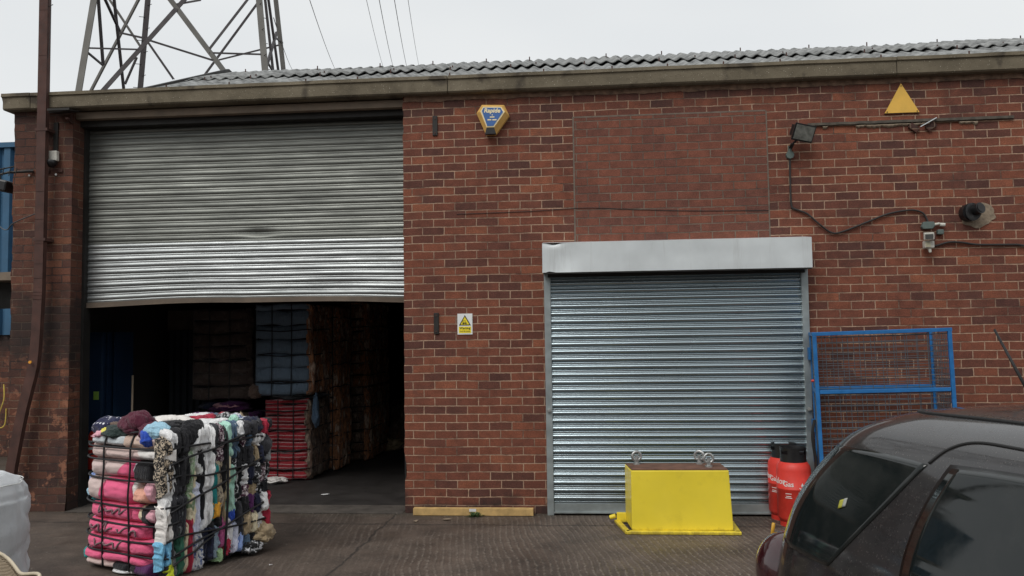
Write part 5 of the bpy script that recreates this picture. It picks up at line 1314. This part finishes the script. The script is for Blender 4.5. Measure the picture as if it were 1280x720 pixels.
for k in range(30):
    z = 8.5 + k * .42; p = lp('B', z); sgn = 1 if k % 2 else -1
    w.tube([p, p + Vector((.22 * sgn, -.1, 0))], .012, 4)
    p = lp('C', z); w.tube([p, p + Vector((.12, -.12 * sgn, 0))], .010, 4)
w.build('step_bolts', 'pylon_b', PY)
for i, (a, b) in enumerate((((-14.53, 34.21, 20.03), (-26.39, 77.76, 30.61)), ((-11.5, 34.48, 19.99), (-21.27, 78.22, 30.72)), ((-10.82, 34.54, 19.98), (-20.24, 78.31, 30.79)), ((-10.01, 34.62, 19.97), (-18.79, 78.44, 30.77)), ((-9.28, 34.68, 19.96), (-17.51, 78.54, 30.93)), ((-15.91, 34.25, 17.26), (-30.75, 77.38, 30.5)))):
    a, b = Vector(a), Vector(b); d = b - a
    w = MB(); pts = [a + d * t + Vector((0, 0, .9 * ((t - .5) ** 2 - .25))) for t in [-.35 + .12 * k for k in range(13)]]
    w.tube(pts, .021 if i not in (1, 4, 5) else .015, 5)
    lab = ['overhead wire crossing the sky just right of the pylon', 'leftmost of the four overhead wires close together above the roof', 'second from the left of the four overhead wires close together', 'third from the left of the four overhead wires close together', 'rightmost of the four overhead wires close together', 'short bit of overhead wire close against the right side of the pylon'][i]
    tag(w.build('overhead_wire', 'wire', smooth=True), lab, 'wire', 'overhead wires')

# ------------------------------------------------------------------ litter and grit
rnd = random.Random(9); w = MB()
for k in range(1500):
    t = rnd.random()
    if t < .45: x, y = rnd.uniform(-6.2, 4), -abs(rnd.gauss(0, .12)) - .02
    else: x, y = rnd.uniform(-5, 4), rnd.uniform(-5.2, .3)
    if -.8 < x - .84 < .8 and -1 < y < -.3: continue
    s = rnd.uniform(.002, .007) * (1.8 if rnd.random() < .06 else 1)
    c = Vector((x, y, s * .3)); vs = [c + Vector((rnd.uniform(.6, 1.2) * s * dx, rnd.uniform(.6, 1.2) * s * dy, rnd.uniform(.4, .9) * s * dz)) for dx, dy, dz in ((1, 0, 0), (0, 1, 0), (-1, 0, 0), (0, -1, 0), (0, 0, 1), (0, 0, -1))]
    w.add(vs, [(0, 1, 4), (1, 2, 4), (2, 3, 4), (3, 0, 4), (1, 0, 5), (2, 1, 5), (3, 2, 5), (0, 3, 5)])
tag(w.build('grit', 'stone'), 'grit and crumbs of mortar scattered over the yard', 'grit', kind='stuff')
for i, (x, y, s, a, lb) in enumerate(((-3.06, .95, .05, .4, 'white scrap of paper on the warehouse floor inside the doorway'), (-1.72, -.42, .03, 1.1, 'pale crumb of plaster below the left end of the plank'), (-1.42, -.33, .045, .2, 'larger pale flake of plaster in front of the plank'), (-2.55, -2.05, .016, .9, 'tiny white scrap on the open yard'))):
    w = MB(); K = [(math.cos(j * 1.05) * s * (1 + .3 * ns((j, i, 0), 1.7)), math.sin(j * 1.05) * s * .6 * (1 + .4 * ns((j, i, 4), 1.3)), .008 + .01 * ns((j, i, 8), 1.1)) for j in range(6)]
    w.add(K + [(p[0], p[1], p[2] + .004) for p in K], [tuple(reversed(range(6))), tuple(range(6, 12))] + [(j, (j + 1) % 6, (j + 1) % 6 + 6, j + 6) for j in range(6)])
    o = w.build('litter_scrap', 'paper' if i in (0, 3) else 'render_patch'); o.location = (x, y, .004); o.rotation_euler = (0, 0, a); tag(o, lb, 'scrap', 'scraps of litter')
